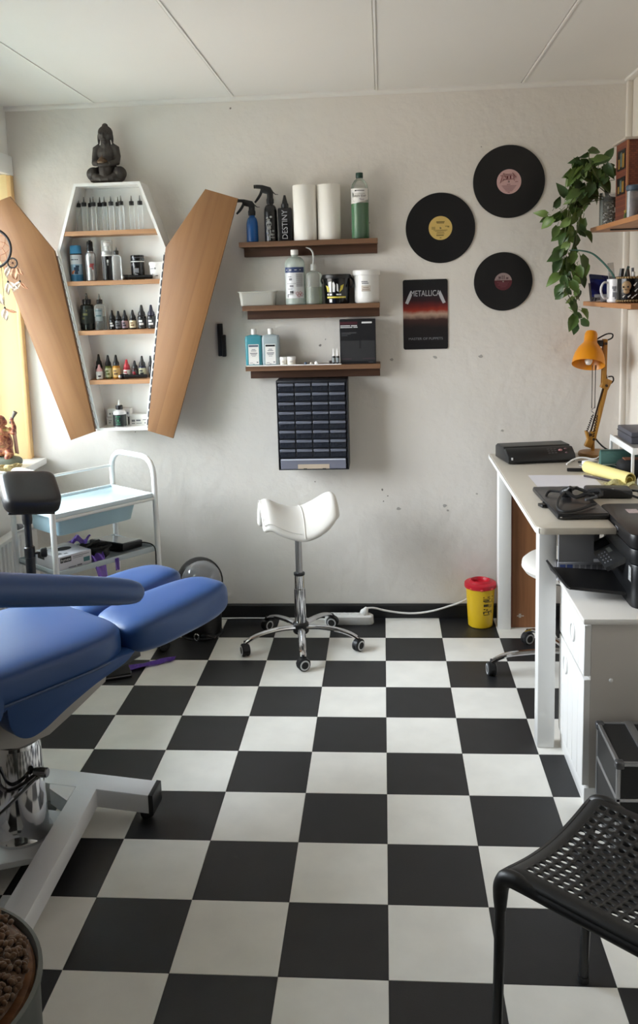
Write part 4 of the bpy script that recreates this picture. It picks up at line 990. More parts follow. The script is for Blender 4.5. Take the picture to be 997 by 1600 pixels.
part(t, 'plug', MB().lathe([(0, 0), (.018, 0), (.0195, .004), (.0195, .018), (.010, .034), (.006, .044), (0, .044)], n=20, M=M @ T(0, 0, -.02)), BLACK_PLASTIC)
part(t, 'plug_pin', MB().lathe([(0, -.038), (.0022, -.036), (.0022, -.02), (0, -.02)], n=8, M=M @ T(-.009, 0, 0)).lathe([(0, -.038), (.0022, -.036), (.0022, -.02), (0, -.02)], n=8, M=M @ T(.009, 0, 0)), STEEL)
part(t, 'pedal_loop', MB().tube([(.66, -1.075, zt + .004), (.70, -1.055, zt + .008), (.695, -1.02, zt + .010)], .005, 6), mat('grey rubber', (74, 76, 80), .5))
t = thing('power_brick', 'black power adapter with white label bar behind the tablet', 'adapter', (.74, -.90, ZD))
M = T(.755, -.895, ZD) @ RZ(-.06)
part(t, 'body', MB().box(-.055, .095, -.045, .045, 0, .030, bev=.008, M=M), BLACK_PLASTIC)
part(t, 'label', MB().box(-.02, .035, -.03, -.02, .0296, .0304, M=M), PALE_INK)
part(t, 'cord', MB().tube(smooth_path([(.85, -.90, ZD + .02), (.875, -.935, ZD + .022), (.86, -.985, ZD + .012), (.80, -.97, ZD + .032), (.74, -.955, ZD + .038), (.70, -.93, ZD + .03)]), .0042, 6), RUBBER)
# yellow roll, pen, papers
t = thing('paper_tube', 'yellow rolled paper lying slanted across the desk', 'paper roll', (.84, -.63, ZD))
A, C = Vector((.792, -.500, ZD + .024)), Vector((.892, -.742, ZD + .024))
d = (C - A); L = d.length; d.normalize(); q = Vector((0, 0, 1)).rotation_difference(d).to_matrix().to_4x4()
part(t, 'roll', MB().lathe([(.020, 0), (.023, 0), (.0235, .002), (.0235, L - .002), (.023, L), (.020, L), (.020, 0)], n=24, M=Matrix.Translation(A) @ q), mat('pale yellow paper', (236, 222, 148), .7))
part(t, 'inner_turn', MB().lathe([(.012, .004), (.014, .004), (.014, L - .004), (.012, L - .004), (.012, .004)], n=18, M=Matrix.Translation(A - Vector((0, 0, .005))) @ q), mat('pale yellow paper', (236, 222, 148), .7))
t = thing('marker_pen', 'black marker pen lying beside the end of the yellow roll', 'pen', (.76, -.47, ZD))
part(t, 'barrel', MB().lathe([(0, 0), (.006, 0), (.007, .004), (.007, .07), (.0065, .072), (0, .072)], n=12, M=T(.722, -.468, ZD + .007) @ RZ(-.15) @ RY(PI / 2)), BLACK_PLASTIC)
part(t, 'cap', MB().lathe([(.0076, 0), (.0078, .002), (.0074, .034), (.004, .037), (0, .037)], n=12, M=T(.788, -.478, ZD + .007) @ RZ(-.15) @ RY(PI / 2)), RUBBER)
solo('pencil', 'thin dark pencil lying under the yellow roll', 'pencil', MB().tube([(.765, -.575, ZD + .005), (.81, -.63, ZD + .005), (.86, -.70, ZD + .005)], .0045, 6), mat('dark pencil paint', (64, 52, 52), .4))
solo('plastic_sleeve', 'crumpled clear plastic sleeve by the yellow roll', 'plastic sleeve', MB().sheet(lambda u, v: (.80 + .10 * u, -.80 + .09 * v, ZD + .012 + .010 * math.sin(9 * u + 4 * v) * math.cos(7 * v)), 12, 10, .0008), clear('clear sleeve plastic', (214, 206, 150), .3, .15))
t = thing('tape_dispenser', 'grey rounded box at the right end of the desk before the yellow roll', 'box', (.95, -.79, ZD))
part(t, 'body', MB().box(.905, 1.03, -.83, -.775, ZD, ZD + .042, bev=.008), mat('pale grey plastic', (186, 188, 192), .4))
part(t, 'band', MB().box(.922, .928, -.832, -.773, ZD + .004, ZD + .043, bev=.001), GREY_INK)
solo('sketch_pad', 'white pad with grey drawing at the right edge of the desk', 'pad', MB().box(.885, 1.03, -1.02, -.86, ZD, ZD + .006, bev=.001), mat('sketched paper', (206, 206, 206), .7, var=.4, vs=26))
# wire riser with boxes
t = thing('desk_riser', 'white metal desk riser with thin legs holding a grey box', 'riser', (.985, -.545, ZD))
zr = .902
part(t, 'top', MB().box(.912, 1.05, -.70, -.385, zr - .008, zr, bev=.002), mat('grey perforated metal', (150, 148, 146), .4, .3))
part(t, 'rim', MB().box(.906, .914, -.704, -.380, zr - .020, zr + .004, bev=.002), WHITE_PAINT)
part(t, 'rim', MB().box(.906, 1.05, -.708, -.700, zr - .020, zr + .004, bev=.002), WHITE_PAINT)
for x, y in ((.910, -.700), (.910, -.386), (1.04, -.700), (1.04, -.386)):
    part(t, 'leg', MB().box(x - .005, x + .005, y - .005, y + .005, ZD, zr - .01, bev=.001), WHITE_PAINT)
t = thing('grey_case', 'slate grey case lying on the white desk riser', 'case', (.98, -.50, zr))
part(t, 'body', MB().box(.930, 1.045, -.60, -.40, zr + .0005, zr + .045, bev=.004), mat('slate plastic', (76, 76, 84), .5))
part(t, 'lid_line', MB().box(.928, 1.047, -.602, -.398, zr + .026, zr + .029), mat('dark slate', (52, 52, 58), .5))
part(t, 'clasp', MB().box(.958, .972, -.603, -.598, zr + .018, zr + .030, bev=.001), STEEL)
t = thing('pencil_case', 'dark green zipped pouch under the white desk riser', 'pouch', (.94, -.46, ZD))
rg = []
for k in range(11):
    u = k / 10; x = .850 + .19 * u; w = .035 * math.sin(PI * min(1, max(.10, .08 + u * 1.2)))**.5
    rg.append([(x, -.46 + w * math.cos(a) * (1 if math.sin(a) < .9 else 1), ZD + .002 + .040 + .040 * math.sin(a)) for a in [2 * PI * j / 12 for j in range(12)]])
part(t, 'pouch', MB().loft(rg), mat('dark green cloth', (66, 100, 92), .7, bump=.5, bs=40))
part(t, 'zip', MB().tube([(r[3][0], r[3][1] - .006, r[3][2] + .001) for r in rg], .003, 6), mat('grey green zip', (110, 132, 124), .6))
t = thing('black_pouch', 'black soft pouch with brown flap under the desk riser', 'pouch', (.93, -.56, ZD))
part(t, 'bag', MB().ell((.958, -.60, ZD + .036), (.078, .045, .036), 20, 10, e=.5, e2=.5), mat('black cloth', (24, 24, 26), .8, bump=.4, bs=60))
part(t, 'flap', MB().box(.905, .985, -.615, -.575, ZD + .069, ZD + .075, bev=.002), mat('brown leather', (116, 72, 48), .6))
solo('wire_coil', 'small coil of grey wire in front of the green pouch', 'wire', MB().tube([(.866 + (.018 + .0004 * k) * math.cos(k * .5), -.565 + .016 * math.sin(k * .5), ZD + .006 + .0012 * k) for k in range(40)], .0022, 5), mat('grey green wire', (110, 122, 112), .5))

# cabinet, printer and things by it
cb = thing('drawer_cabinet', 'low white wooden cabinet with one drawer and one door beside the desk', 'cabinet', (.80, -1.37, 0))
CW = mat('white cabinet paint', (234, 233, 231), .4)
CG = mat('white cabinet side with painted shade', (204, 198, 192), .5)  # same white as the fronts, darkened to put the side's shade into the colour
x0, x1, y0, y1, ZT = .572, 1.02, -1.520, -1.168, .572
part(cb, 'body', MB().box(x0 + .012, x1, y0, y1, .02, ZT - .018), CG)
part(cb, 'plinth', MB().box(x0 - .002, x1, y0 - .001, y1 + .002, .0, .055, bev=.002), CW)
part(cb, 'top', MB().box(x0 - .014, x1 + .01, y0 - .014, y1 + .010, ZT - .018, ZT, bev=.005), mat('white cabinet top', (222, 218, 212), .35))
def front(name, za, zb, gx):
    b = MB(); k = 5; w = (y1 - y0) / k
    for i in range(k):
        b.box(x0 - .008, x0 + .012, y0 + i * w + .0006, y0 + (i + 1) * w - .0006, za, zb, bev=.0018, seg=1)
    o = part(cb, name, b, CW)
    yy = -1.372 if name == 'drawer' else -1.275
    zz = (za + zb) / 2 if name == 'drawer' else zb - .06
    part(o, 'finger_hole', MB().lathe([(0, .0008), (.021, .0008), (.024, .002), (.024, .004), (.028, .0045), (.030, .002), (.030, 0)], n=24, M=T(x0 - .0082, yy, zz) @ RY(-PI / 2)), mat('white ring pull', (226, 225, 223), .35))
front('drawer', .396, .548, .47); front('door', .062, .386, .0)
part(cb, 'screw_cap', MB().ell((.640, y0 - .0005, .385), (.006, .003, .006), 12, 6), CW)

pr = thing('printer', 'black inkjet printer standing on the white cabinet', 'printer', (.84, -1.29, ZT))
PB = mat('printer black', (15, 16, 18), .35, bump=.1, bs=300, dist=.0004)
def rbox(x0, x1, y0, y1, z0, z1, r): 
    p = []
    for cx, cy, a in ((x1 - r, y1 - r, 0), (x0 + r, y1 - r, PI / 2), (x0 + r, y0 + r, PI), (x1 - r, y0 + r, 1.5 * PI)):
        p += [(cx + r * math.cos(a + k * PI / 8), cy + r * math.sin(a + k * PI / 8)) for k in range(5)]
    return MB().prism(p, z0, z1, 'z', bev=.003)
y0p, y1p = -1.462, -1.078
b = rbox(.712, 1.04, y0p, y1p, ZT, .700, .035)
part(pr, 'body', b, PB)
part(pr, 'body_top', rbox(.707, 1.04, y0p - .002, y1p + .002, .704, .748, .034), mat('printer dark grey', (20, 21, 23), .4))
part(pr, 'lid', rbox(.704, 1.04, y0p - .004, y1p + .004, .752, .792, .032), mat('printer lid', (28, 27, 28), .35))
part(pr, 'lid_recess', MB().box(.80, 1.03, -1.455, -1.30, .7915, .7935, bev=.0008), BLACK_GLOSS)
part(pr, 'sticker', MB().box(.765, .800, -1.205, -1.155, .7922, .7926), mat('pale sticker', (206, 186, 186), .5, var=.4, vs=120))
part(pr, 'sticker', MB().box(.733, .756, -1.4672, -1.4662, .757, .785), LAB_W)
part(pr, 'sticker', MB().box(.740, .757, -1.4678, -1.4670, .762, .780), mat('crimson print', (176, 60, 84), .5))
part(pr, 'sticker', MB().box(.7108, .7118, -1.438, -1.412, .648, .690), mat('grey sticker', (176, 178, 178), .5, var=.4, vs=140))
part(pr, 'emblem', MB().box(.7030, .7038, -1.315, -1.285, .768, .776), GREY_INK)
def quad_slab(P, th, shrink=0):
    P = [Vector(p) for p in P]; nrm = (P[1] - P[0]).cross(P[3] - P[0]).normalized(); 
    return MB().add([tuple(p) for p in P] + [tuple(p - nrm * th) for p in P], [(0, 1, 2, 3), (7, 6, 5, 4), (0, 4, 5, 1), (1, 5, 6, 2), (2, 6, 7, 3), (3, 7, 4, 0)])
pan = [(.709, -1.150, .706), (.709, -1.382, .702), (.660, -1.345, .660), (.660, -1.112, .664)]
o = part(pr, 'control_panel', quad_slab(pan, -.014), mat('panel black', (40, 41, 42), .3))
pv = [Vector(p) for p in pan]; nrm = (pv[1] - pv[0]).cross(pv[3] - pv[0]).normalized()
if nrm.x > 0: nrm = -nrm
def on_panel(mb, u0, u1, v0, v1, lift=.0006):
    f = lambda u, v: tuple((pv[0] * (1 - u) + pv[1] * u) * (1 - v) + (pv[3] * (1 - u) + pv[2] * u) * v + nrm * lift)
    mb.add([f(u0, v0), f(u1, v0), f(u1, v1), f(u0, v1)], [(0, 1, 2, 3)])
b = MB(); on_panel(b, .04, .34, .1, .9); part(o, 'screen', b, mat('dark screen', (18, 19, 21), .12))
b = MB(); on_panel(b, .42, .60, .22, .42); part(o, 'display', b, mat('dull display', (92, 94, 90), .3))
b = MB()
for i in range(4):
    for j in range(3): on_panel(b, .50 + .11 * i, .54 + .11 * i, .52 + .15 * j, .57 + .15 * j)
part(o, 'keys', b, GREY_INK)
tr = [(.712, -1.215, .602), (.712, -1.395, .592), (.552, -1.366, .601), (.524, -1.212, .613)]
o = part(pr, 'output_tray', quad_slab(tr, .010), BLACK_PLASTIC)
part(o, 'tray_rib', MB().tube([(.70, -1.30, .600), (.62, -1.30, .606)], .003, 6), BLACK_GLOSS)
part(o, 'tray_stop', quad_slab([(.525, -1.211, .613), (.553, -1.366, .601), (.542, -1.378, .610), (.508, -1.222, .646)], .006), BLACK_PLASTIC)
t = thing('photo_box', 'slim white box with blue pictures lying behind the printer tray', 'box', (.62, -1.18, ZT))
part(t, 'carton', MB().box(.550, .700, -1.200, -1.164, ZT + .0005, ZT + .061, bev=.001, seg=1), mat('white box card', (206, 206, 212), .6))
def bt(rows, m):
    q = MB()
    for a, c, za, zb in rows: q.add([(a, -1.2006, ZT + za), (c, -1.2006, ZT + za), (c, -1.2006, ZT + zb), (a, -1.2006, ZT + zb)], [(0, 1, 2, 3)])
    part(t, 'print', q, m)
bt([(.556, .574, .034, .054), (.578, .596, .034, .054)], mat('blue picture print', (74, 92, 158), .6)); bt([(.602 + .018 * k, .615 + .018 * k, .036, .053) for k in range(5)], mat('grey picture print', (142, 142, 150), .6))

# aluminium framed flight case
t = thing('flight_case', 'black case with aluminium edges on the floor by the white cabinet', 'case', (.82, -1.68, 0))
AL = mat('aluminium profile', (170, 170, 172), .3, .9)
cx0, cx1, cy0, cy1, cz = .592, 1.02, -1.788, -1.562, .282
part(t, 'body', MB().box(cx0 + .003, cx1 - .003, cy0 + .003, cy1 - .003, .004, cz - .003), mat('black case panel', (20, 20, 21), .45, bump=.3, bs=160, dist=.0006))
b = MB(); w = .011
for x in (cx0, cx1 - w):
    for y in (cy0, cy1 - w): b.box(x, x + w, y, y + w, 0, cz, bev=.002, seg=1)
for zz in (0, cz - w, .172):
    for y in (cy0, cy1 - w): b.box(cx0, cx1, y, y + w, zz, zz + w, bev=.002, seg=1)
    for x in (cx0, cx1 - w): b.box(x, x + w, cy0, cy1, zz, zz + w, bev=.002, seg=1)
part(t, 'edge_frame', b, AL)
part(t, 'top_strap', MB().box(.668, .690, cy0 - .001, cy1 + .001, cz - .004, cz + .002, bev=.001), AL)
for x, y in ((cx0, cy0), (cx0, cy1), (cx1, cy0), (cx1, cy1)):
    part(t, 'corner_cap', MB().ell((x + (.008 if x < .8 else -.008), y + (.008 if y < -1.65 else -.008), cz - .008), (.0115, .0115, .0105), 12, 8, e=.4, e2=.4), mat('dull steel corner', (96, 96, 98), .4, .8))

# ------------------------------------------------------------------ things on the right wall shelves
SHW = wood('orange pine shelf', (192, 136, 90), (166, 112, 70), 1, 4, .5)
for lab, ya, yb, xa, zt, nm in (('upper pine shelf on the right wall holding the plant vase', -1.15, -.215, .852, 1.723, 0), ('lower pine shelf on the right wall holding mug and jar', -.845, -.115, .850, 1.429, 1)):
    t = thing('side_shelf', lab, 'shelf', (.95, (ya + yb) / 2, zt - .02), 'pine shelves on the right wall')
    part(t, 'plank', MB().box(xa, XR - .0005, ya, yb, zt - .018, zt, bev=.0015, seg=1), SHW)
    for yy in ((-.42, -.95) if nm == 0 else (-.30, -.70)):
        part(t, 'bracket', MB().box(xa + .03, XR - .001, yy - .008, yy + .008, zt - .023, zt - .0182).box(XR - .006, XR - .001, yy - .010, yy + .010, zt - .15, zt - .02), BLACK_PLASTIC)
# upper right shelf: brick patterned house box, jar, pink box, vase with trailing plant
ZU = 1.7235
t = thing('house_box', 'brick patterned house-shaped box with pale roof on the upper right shelf', 'box', (.97, -.44, ZU))
bm_, nt, b_ = new_mat('brick print'); L = nt.links.new
tc = nt.nodes.new('ShaderNodeTexCoord'); mp = nt.nodes.new('ShaderNodeMapping'); L(tc.outputs['Object'], mp.inputs[0]); mp.inputs['Rotation'].default_value = (PI / 2, 0, 0)
bk = nt.nodes.new('ShaderNodeTexBrick'); L(mp.outputs[0], bk.inputs[0]); bk.inputs['Scale'].default_value = 34
for k, c in ((1, (132, 70, 44)), (2, (104, 52, 36)), (3, (76, 46, 34))): bk.inputs[k].default_value = (*lin(c), 1)
L(bk.outputs['Color'], b_.inputs['Base Color']); b_.inputs['Roughness'].default_value = .7
part(t, 'walls', MB().box(.912, 1.05, -.525, -.365, ZU, 2.018), bm_)
part(t, 'roof', MB().box(.900, 1.054, -.535, -.350, 2.018, 2.026, bev=.001), mat('pale roof card', (196, 184, 170), .6))
part(t, 'corner_trim', MB().box(.9105, .917, -.5265, -.518, ZU, 2.016), mat('light brick edge', (176, 122, 86), .7))
f = mat('black window frame', (30, 26, 24), .5); gy = mat('picture yellow', (150, 112, 44), .6)
for za, zb in ((1.925, 1.985), (1.835, 1.885)):
    o = part(t, 'window_frame', MB().box(.9095, .9125, -.500, -.390, za - .006, zb + .006), f)
    part(o, 'picture', MB().box(.9085, .9100, -.492, -.465, za, zb - .01), gy)
    part(o, 'picture', MB().box(.9085, .91, -.430, -.408, za, zb - .025), gy)
    part(o, 'picture', MB().box(.9085, .9100, -.460, -.436, za + .005, zb - .004), mat('picture teal', (90, 104, 96), .6))
part(t, 'sign', MB().box(.95, 1.0, -.5262, -.525, 2.000, 2.006), f)
t = thing('glass_jar', 'glass storage jar with slate blue lid on the upper right shelf', 'jar', (.922, -.60, ZU))
part(t, 'glass', MB().lathe([(0, 0), (.026, 0), (.028, .003), (.028, .100), (.025, .106), (.0235, .106), (.026, .099), (.026, .004), (0, .003)], n=24), clear('jar glass', (210, 214, 214), .14, .05), local=True)
part(t, 'lid', MB().lathe([(.027, .103), (.031, .105), (.032, .108), (.032, .120), (.029, .123), (0, .123)], n=24), mat('slate blue lid', (62, 82, 98), .5), local=True)
part(t, 'contents', MB().lathe([(0, .004), (.0235, .004), (.0235, .070), (.015, .078), (0, .075)], n=18), mat('rose brown contents', (112, 84, 82), .8, bump=.8, bs=120, var=.5, vs=60), local=True)
t = thing('small_box', 'small red and white box beside the glass jar on the upper shelf', 'box', (.985, -.64, ZU))
part(t, 'carton', MB().box(.958, 1.0, -.69, -.65, ZU, ZU + .07, bev=.001, seg=1, M=T(.98, -.67, 0) @ RZ(.3) @ T(-.98, .67, 0)), mat('crimson card', (156, 52, 66), .5))
part(t, 'base_band', MB().box(.9575, 1.0005, -.6905, -.6495, ZU, ZU + .018, M=T(.98, -.67, 0) @ RZ(.3) @ T(-.98, .67, 0)), LAB_W)
t = thing('black_mug', 'black cup standing behind the red box on the upper right shelf', 'cup', (1.01, -.58, ZU))
part(t, 'cup', MB().lathe([(0, 0), (.026, 0), (.03, .004), (.032, .128), (.029, .128), (.027, .006), (0, .006)], n=20), BLACK_PLASTIC, local=True)
part(t, 'rim', MB().lathe([(.032, .124), (.0345, .126), (.0345, .135), (.029, .136)], n=20), RUBBER, local=True)
t = thing('toy_figure', 'tiny green and yellow figure at the foot of the brick house box', 'figurine', (.905, -.545, ZU))
part(t, 'body', MB().lathe([(0, 0), (.007, 0), (.008, .01), (.006, .024), (.003, .03), (0, .031)], n=10), mat('dull green paint', (78, 96, 44), .6), local=True)
part(t, 'head', MB().ell((0, 0, .036), .0065, 10, 8), mat('dull yellow paint', (176, 150, 66), .6), local=True)
vz = thing('plant_vase', 'glass vase of pebbles with a trailing green pothos, upper right shelf', 'plant', (.914, -.262, ZU))
VR = .038
part(vz, 'glass', MB().lathe([(0, 0), (VR - .004, 0), (VR, .004), (VR, .130), (VR - .003, .130), (VR - .003, .006), (0, .005)], n=26), clear('vase glass', (200, 206, 200), .12, .05), local=True)
b = MB()
rnd = random.Random(3)
for k in range(190):
    a = rnd.uniform(0, 2 * PI); rr = (VR - .009) * math.sqrt(rnd.uniform(.25, 1)); zz = .009 + .092 * rnd.random()
    b.ell((rr * math.cos(a), rr * math.sin(a), zz), (rnd.uniform(.004, .006), rnd.uniform(.003, .005), rnd.uniform(.003, .0045)), 6, 4, M=None)
o = part(vz, 'pebbles', b, mat('grey brown pebbles', (148, 134, 116), .7, var=.6, vs=50), local=True); o['kind'] = 'stuff'
part(vz, 'soil', MB().lathe([(0, .10), (VR - .004, .10), (VR - .004, .112), (0, .118)], n=18), mat('dark soil', (52, 40, 32), .9, bump=.8, bs=90), local=True)
def P2(px, py, y=-.26): # picture-plane sketch of the plant turned into metres on its own depth
    s = (y + 3.984) / (3.984 - .15)
    return Vector((.0 + .011 + ((.676 + (px - 850) * .00259) - .011) * s, y, 1.501 + ((2.056 - .0001 * (px - 850) - (py - 230) * .00259) - 1.501) * s))
GRN = [mat('pothos leaf %d' % k, c, .42, var=.35, vs=22) for k, c in enumerate(((88, 118, 52), (72, 102, 48), (108, 138, 64), (62, 90, 46), (124, 150, 78)))]
vines = [[(935, 296), (920, 278), (905, 268), (893, 290), (888, 320), (880, 345)],
         [(938, 296), (925, 262), (920, 240), (932, 232)],
         [(936, 296), (945, 270), (950, 255)],
         [(932, 298), (912, 300), (898, 318), (888, 345), (884, 370), (880, 395), (879, 420), (884, 440), (892, 462), (903, 480), (905, 500)],
         [(930, 300), (905, 312), (885, 325), (868, 335), (856, 338)],
         [(934, 298), (915, 318), (905, 350), (900, 380), (898, 410), (902, 440), (908, 468)],
         [(932, 298), (900, 305), (886, 350), (882, 400), (880, 440)]]
leaves = []
VM = mat('vine stem', (84, 92, 52), .6)
rnd = random.Random(11)
for i, v in enumerate(vines):
    pts = [P2(x, y, -.262 - .012 * ((i * 7) % 4) + (.02 if k == 0 else -.03 * math.sin(k))) for k, (x, y) in enumerate(v)]
    pts[0] = Vector((.914 + .01 * math.cos(i), -.262 + .01 * math.sin(i), ZU + .112))
    sp2 = smooth_path(pts, 4)
    part(vz, 'vine', MB().tube(sp2, .0019, 5), VM)
    dl = 2
    for k in range(3, len(sp2), dl):
        leaves.append((sp2[k], i))
heads = [(866, 340, 205, 1.1), (856, 333, 170, .8), (868, 322, 60, .8), (876, 330, 230, 1.2), (872, 352, 250, .9), (884, 305, 120, 1.0), (893, 312, 300, 1.4), (900, 330, 250, 1.2), (888, 350, 240, 1.1), (880, 360, 220, 1.0), (896, 362, 280, 1.1), (906, 350, 300, 1.0), (912, 340, 260, 1.1), (915, 360, 300, .9),
         (920, 238, 20, 1.0), (905, 248, 200, .7), (912, 262, 240, 1.3), (904, 276, 220, 1.0), (896, 276, 180, .7), (930, 255, 30, 1.3), (940, 262, 0, 1.1), (948, 250, 70, 1.0), (952, 265, 330, 1.0), (938, 280, 310, 1.2), (925, 285, 250, 1.1), (945, 290, 300, .9), (918, 296, 240, 1.2), (910, 285, 260, 1.0), (928, 272, 300, 1.2), (905, 298, 210, 1.1), (915, 310, 200, 1.1), (900, 292, 250, .9),
         (880, 385, 230, 1.2), (888, 400, 280, 1.2), (876, 402, 250, 1.1), (898, 392, 270, .9), (910, 398, 290, 1.2), (915, 408, 280, 1.0), (906, 414, 290, .9), (884, 412, 240, .8), (876, 428, 220, 1.1), (890, 424, 260, 1.2), (900, 430, 300, .8), (881, 444, 230, 1.0), (895, 438, 300, 1.0), (902, 452, 310, 1.0), (890, 448, 240, .8), (882, 456, 220, .8), (893, 472, 310, 1.1), (898, 462, 250, .8),
         (912, 484, 330, 1.0), (901, 493, 250, 1.2), (914, 497, 300, .9), (904, 506, 260, .8), (905, 480, 200, .6)]
leafme = []
for k in range(5):
    b = MB(); rows = []
    prof = [(0, .0), (.006, .014), (.018, .019), (.032, .016), (.044, .009), (.056, .0)]
    bend = .006 + .004 * k
    for j, (u, w) in enumerate(prof):
        zz = -bend * (u / .056) ** 2 * 2.2
        rows.append(((u, -w, zz + .010 * w / .019), (u, 0, zz), (u, w, zz + .010 * w / .019)))
    vs = [p for r in rows for p in r]
    vs[0] = (-.006, -.008, .004); vs[2] = (-.006, .008, .004)
    fs = [(3 * j + c, 3 * j + 3 + c, 3 * j + 4 + c, 3 * j + 1 + c) for j in range(len(prof) - 1) for c in (0, 1)]
    b.add(vs, fs); b.tube([(0, 0, 0), (-.010, 0, -.004), (-.022, 0, -.004)], .0011, 4)
    me = b.mesh('leaf'); me.materials.append(GRN[k]); smooth(me, 80); leafme.append(me)
def leaf(p, ang, sc):
    o = bpy.data.objects.new('leaf', leafme[rnd.choice((0, 0, 1, 1, 2, 3, 4))]); COL.objects.link(o); o.parent = vz
    # the blade points along ANG in the plane facing the room, its face turned to the room and a little up
    M = RY(-math.radians(ang)) @ RX(PI / 2 + rnd.uniform(-.7, .5)) @ RY(rnd.uniform(-.45, .45))
    o.matrix_parent_inverse = Matrix.Identity(4)
    o.matrix_local = Matrix.Translation(p - ORG[vz]) @ M @ Matrix.Scale(sc, 4)
for px, py, ang, sc in heads:
    leaf(P2(px, py, -.262 - rnd.uniform(-.02, .07)), ang, sc * 1.0)
for k in range(34):        # the dense crown over the rim of the vase
    px, py = rnd.uniform(892, 952), rnd.uniform(250, 318)
    if px > 930 and py > 292: continue
    leaf(P2(px, py, -.262 - rnd.uniform(-.03, .06)), rnd.choice((200, 240, 280, 320, 350)) + rnd.uniform(-30, 30), rnd.uniform(.8, 1.25))
for k in range(16):
    leaf(P2(rnd.uniform(876, 908), rnd.uniform(320, 440), -.262 - rnd.uniform(-.03, .06)), rnd.choice((220, 250, 280, 310)) + rnd.uniform(-25, 25), rnd.uniform(.8, 1.15))
for p, i in leaves[::2]:
    leaf(p + Vector((rnd.uniform(-.01, .01), rnd.uniform(-.02, .02), rnd.uniform(-.01, .01))), rnd.choice((200, 230, 250, 280, 310, 330)) + rnd.uniform(-20, 20), rnd.uniform(.55, .9))

# lower right shelf
ZL = 1.4295
t = thing('foil_packet', 'dark blue foil packet leaning among papers on the lower right shelf', 'packet', (.90, -.33, ZL))
M = T(.890, -.345, ZL) @ RZ(-.12) @ RX(-.25)
part(t, 'bag', MB().sheet(lambda u, v: (-.054 + .116 * u - .010 * v, -.004 * math.sin(PI * u) - .006 * math.sin(7 * u + 5 * v), .020 + .092 * v - .018 * u * v), 12, 10, .0, M=M).sheet(lambda u, v: (-.054 + .116 * u - .010 * v, .014 * math.sin(PI * u) * math.sin(PI * v), .020 + .092 * v - .018 * u * v), 6, 6, .0, M=M), mat('dark blue foil', (24, 30, 92), .25, .4))
part(t, 'silver_band', MB().box(-.046, .060, -.010, -.006, .016, .028, M=M), mat('silver foil band', (170, 172, 178), .35, .4))
part(t, 'dark_band', MB().sheet(lambda u, v: (-.062 + .116 * u, -.0055 - .004 * math.sin(PI * u), .094 + .018 * v - .018 * u), 6, 1, M=M), mat('navy grey foil', (38, 44, 70), .3, .4))
t = thing('paper_stack', 'grey and white envelopes leaning at the end of the lower right shelf', 'papers', (.885, -.30, ZL))
part(t, 'envelope', MB().box(-.004, .060, -.001, .001, 0, .075, M=T(.852, -.255, ZL) @ RY(-.12)), mat('grey envelope', (138, 138, 144), .7))
part(t, 'envelope', MB().box(0, .10, -.001, .001, 0, .030, M=T(.862, -.370, ZL) @ RX(-.15)), mat('pale grey envelope', (178, 178, 184), .7, var=.3, vs=40))
part(t, 'clip', MB().tube([(.853, -.27, ZL + .004), (.858, -.28, ZL + .018), (.868, -.27, ZL + .012), (.862, -.28, ZL + .003)], .0022, 5), INK)
t = thing('white_mug', 'white mug with grey print holding pens on the lower right shelf', 'mug', (.890, -.50, ZL))
part(t, 'cup', MB().lathe([(0, 0), (.032, 0), (.035, .003), (.036, .086), (.0335, .087), (.032, .006), (0, .006)], n=28), mat('glazed white', (232, 230, 232), .2), local=True)
part(t, 'handle', MB().tube(smooth_path([(-.033, -.006, .074), (-.050, -.010, .074), (-.060, -.012, .058), (-.060, -.012, .038), (-.050, -.010, .018), (-.033, -.006, .016)]), .0052, 8, flat=.8), mat('glazed white', (232, 230, 232), .2), local=True)
print_on(t, .036, [(-.026, -.012, .050, .060), (-.022, -.014, .042, .050), (-.024, -.010, .020, .038), (-.016, -.010, .012, .020)], GREY_INK)
t = thing('cosmetic_jar', 'black jar with raised pale skull and gold rope rim, lower right shelf', 'jar', (.916, -.62, ZL))
part(t, 'pot', MB().lathe([(0, 0), (.052, 0), (.054, .004), (.054, .088), (.051, .090), (.048, .008), (0, .008)], n=32), BLACK_GLOSS, local=True)
GOLD = mat('aged gold', (140, 118, 82), .4, .5, bump=.5, bs=120)
for zz in (.090, .007):
    q = MB()
    for k in range(36):
        a = 2 * PI * k / 36; q.ell((.054 * math.cos(a), .054 * math.sin(a), zz), (.0055, .0055, .005), 6, 5)
    part(t, 'rope_rim', q, GOLD, local=True)
BONE = mat('bone paint', (186, 158, 122), .6, bump=.4, bs=100)
q = MB(); a0 = -2.2
c, s_ = math.cos(a0), math.sin(a0)
q.ell((.055 * c, .055 * s_, .060), (.017, .012, .018), 14, 10, M=None); q.ell((.057 * c, .057 * s_, .042), (.011, .009, .010), 12, 8)
part(t, 'skull', q, BONE, local=True)
q = MB()
for da, zz in ((-.10, .057), (.14, .057), (.02, .047)): q.ell((.0685 * math.cos(a0 + da), .0685 * math.sin(a0 + da), zz), .0035 if zz > .05 else .002, 8, 6)
part(t, 'sockets', q, INK, local=True)
q = MB()
for da, zz, h in ((.45, .06, .02), (.52, .04, .018), (.50, .024, .012), (.1, .02, .014), (-.25, .02, .014), (.32, .016, .012)):
    q.tube([(.0555 * math.cos(a0 + da), .0555 * math.sin(a0 + da), zz), (.056 * math.cos(a0 + da + .16), .056 * math.sin(a0 + da + .16), zz + h * .6)], [.003, .0008], 6)
part(t, 'feathers', q, PALE_INK, local=True)
t = thing('black_folder', 'flat black folder lying under the mug on the lower right shelf', 'folder', (.90, -.43, ZL))
part(t, 'cover', MB().box(-.040, .06, -.05, .03, .0, .003, M=T(.905, -.42, ZL + .003) @ RY(-.06)), BLACK_PLASTIC)
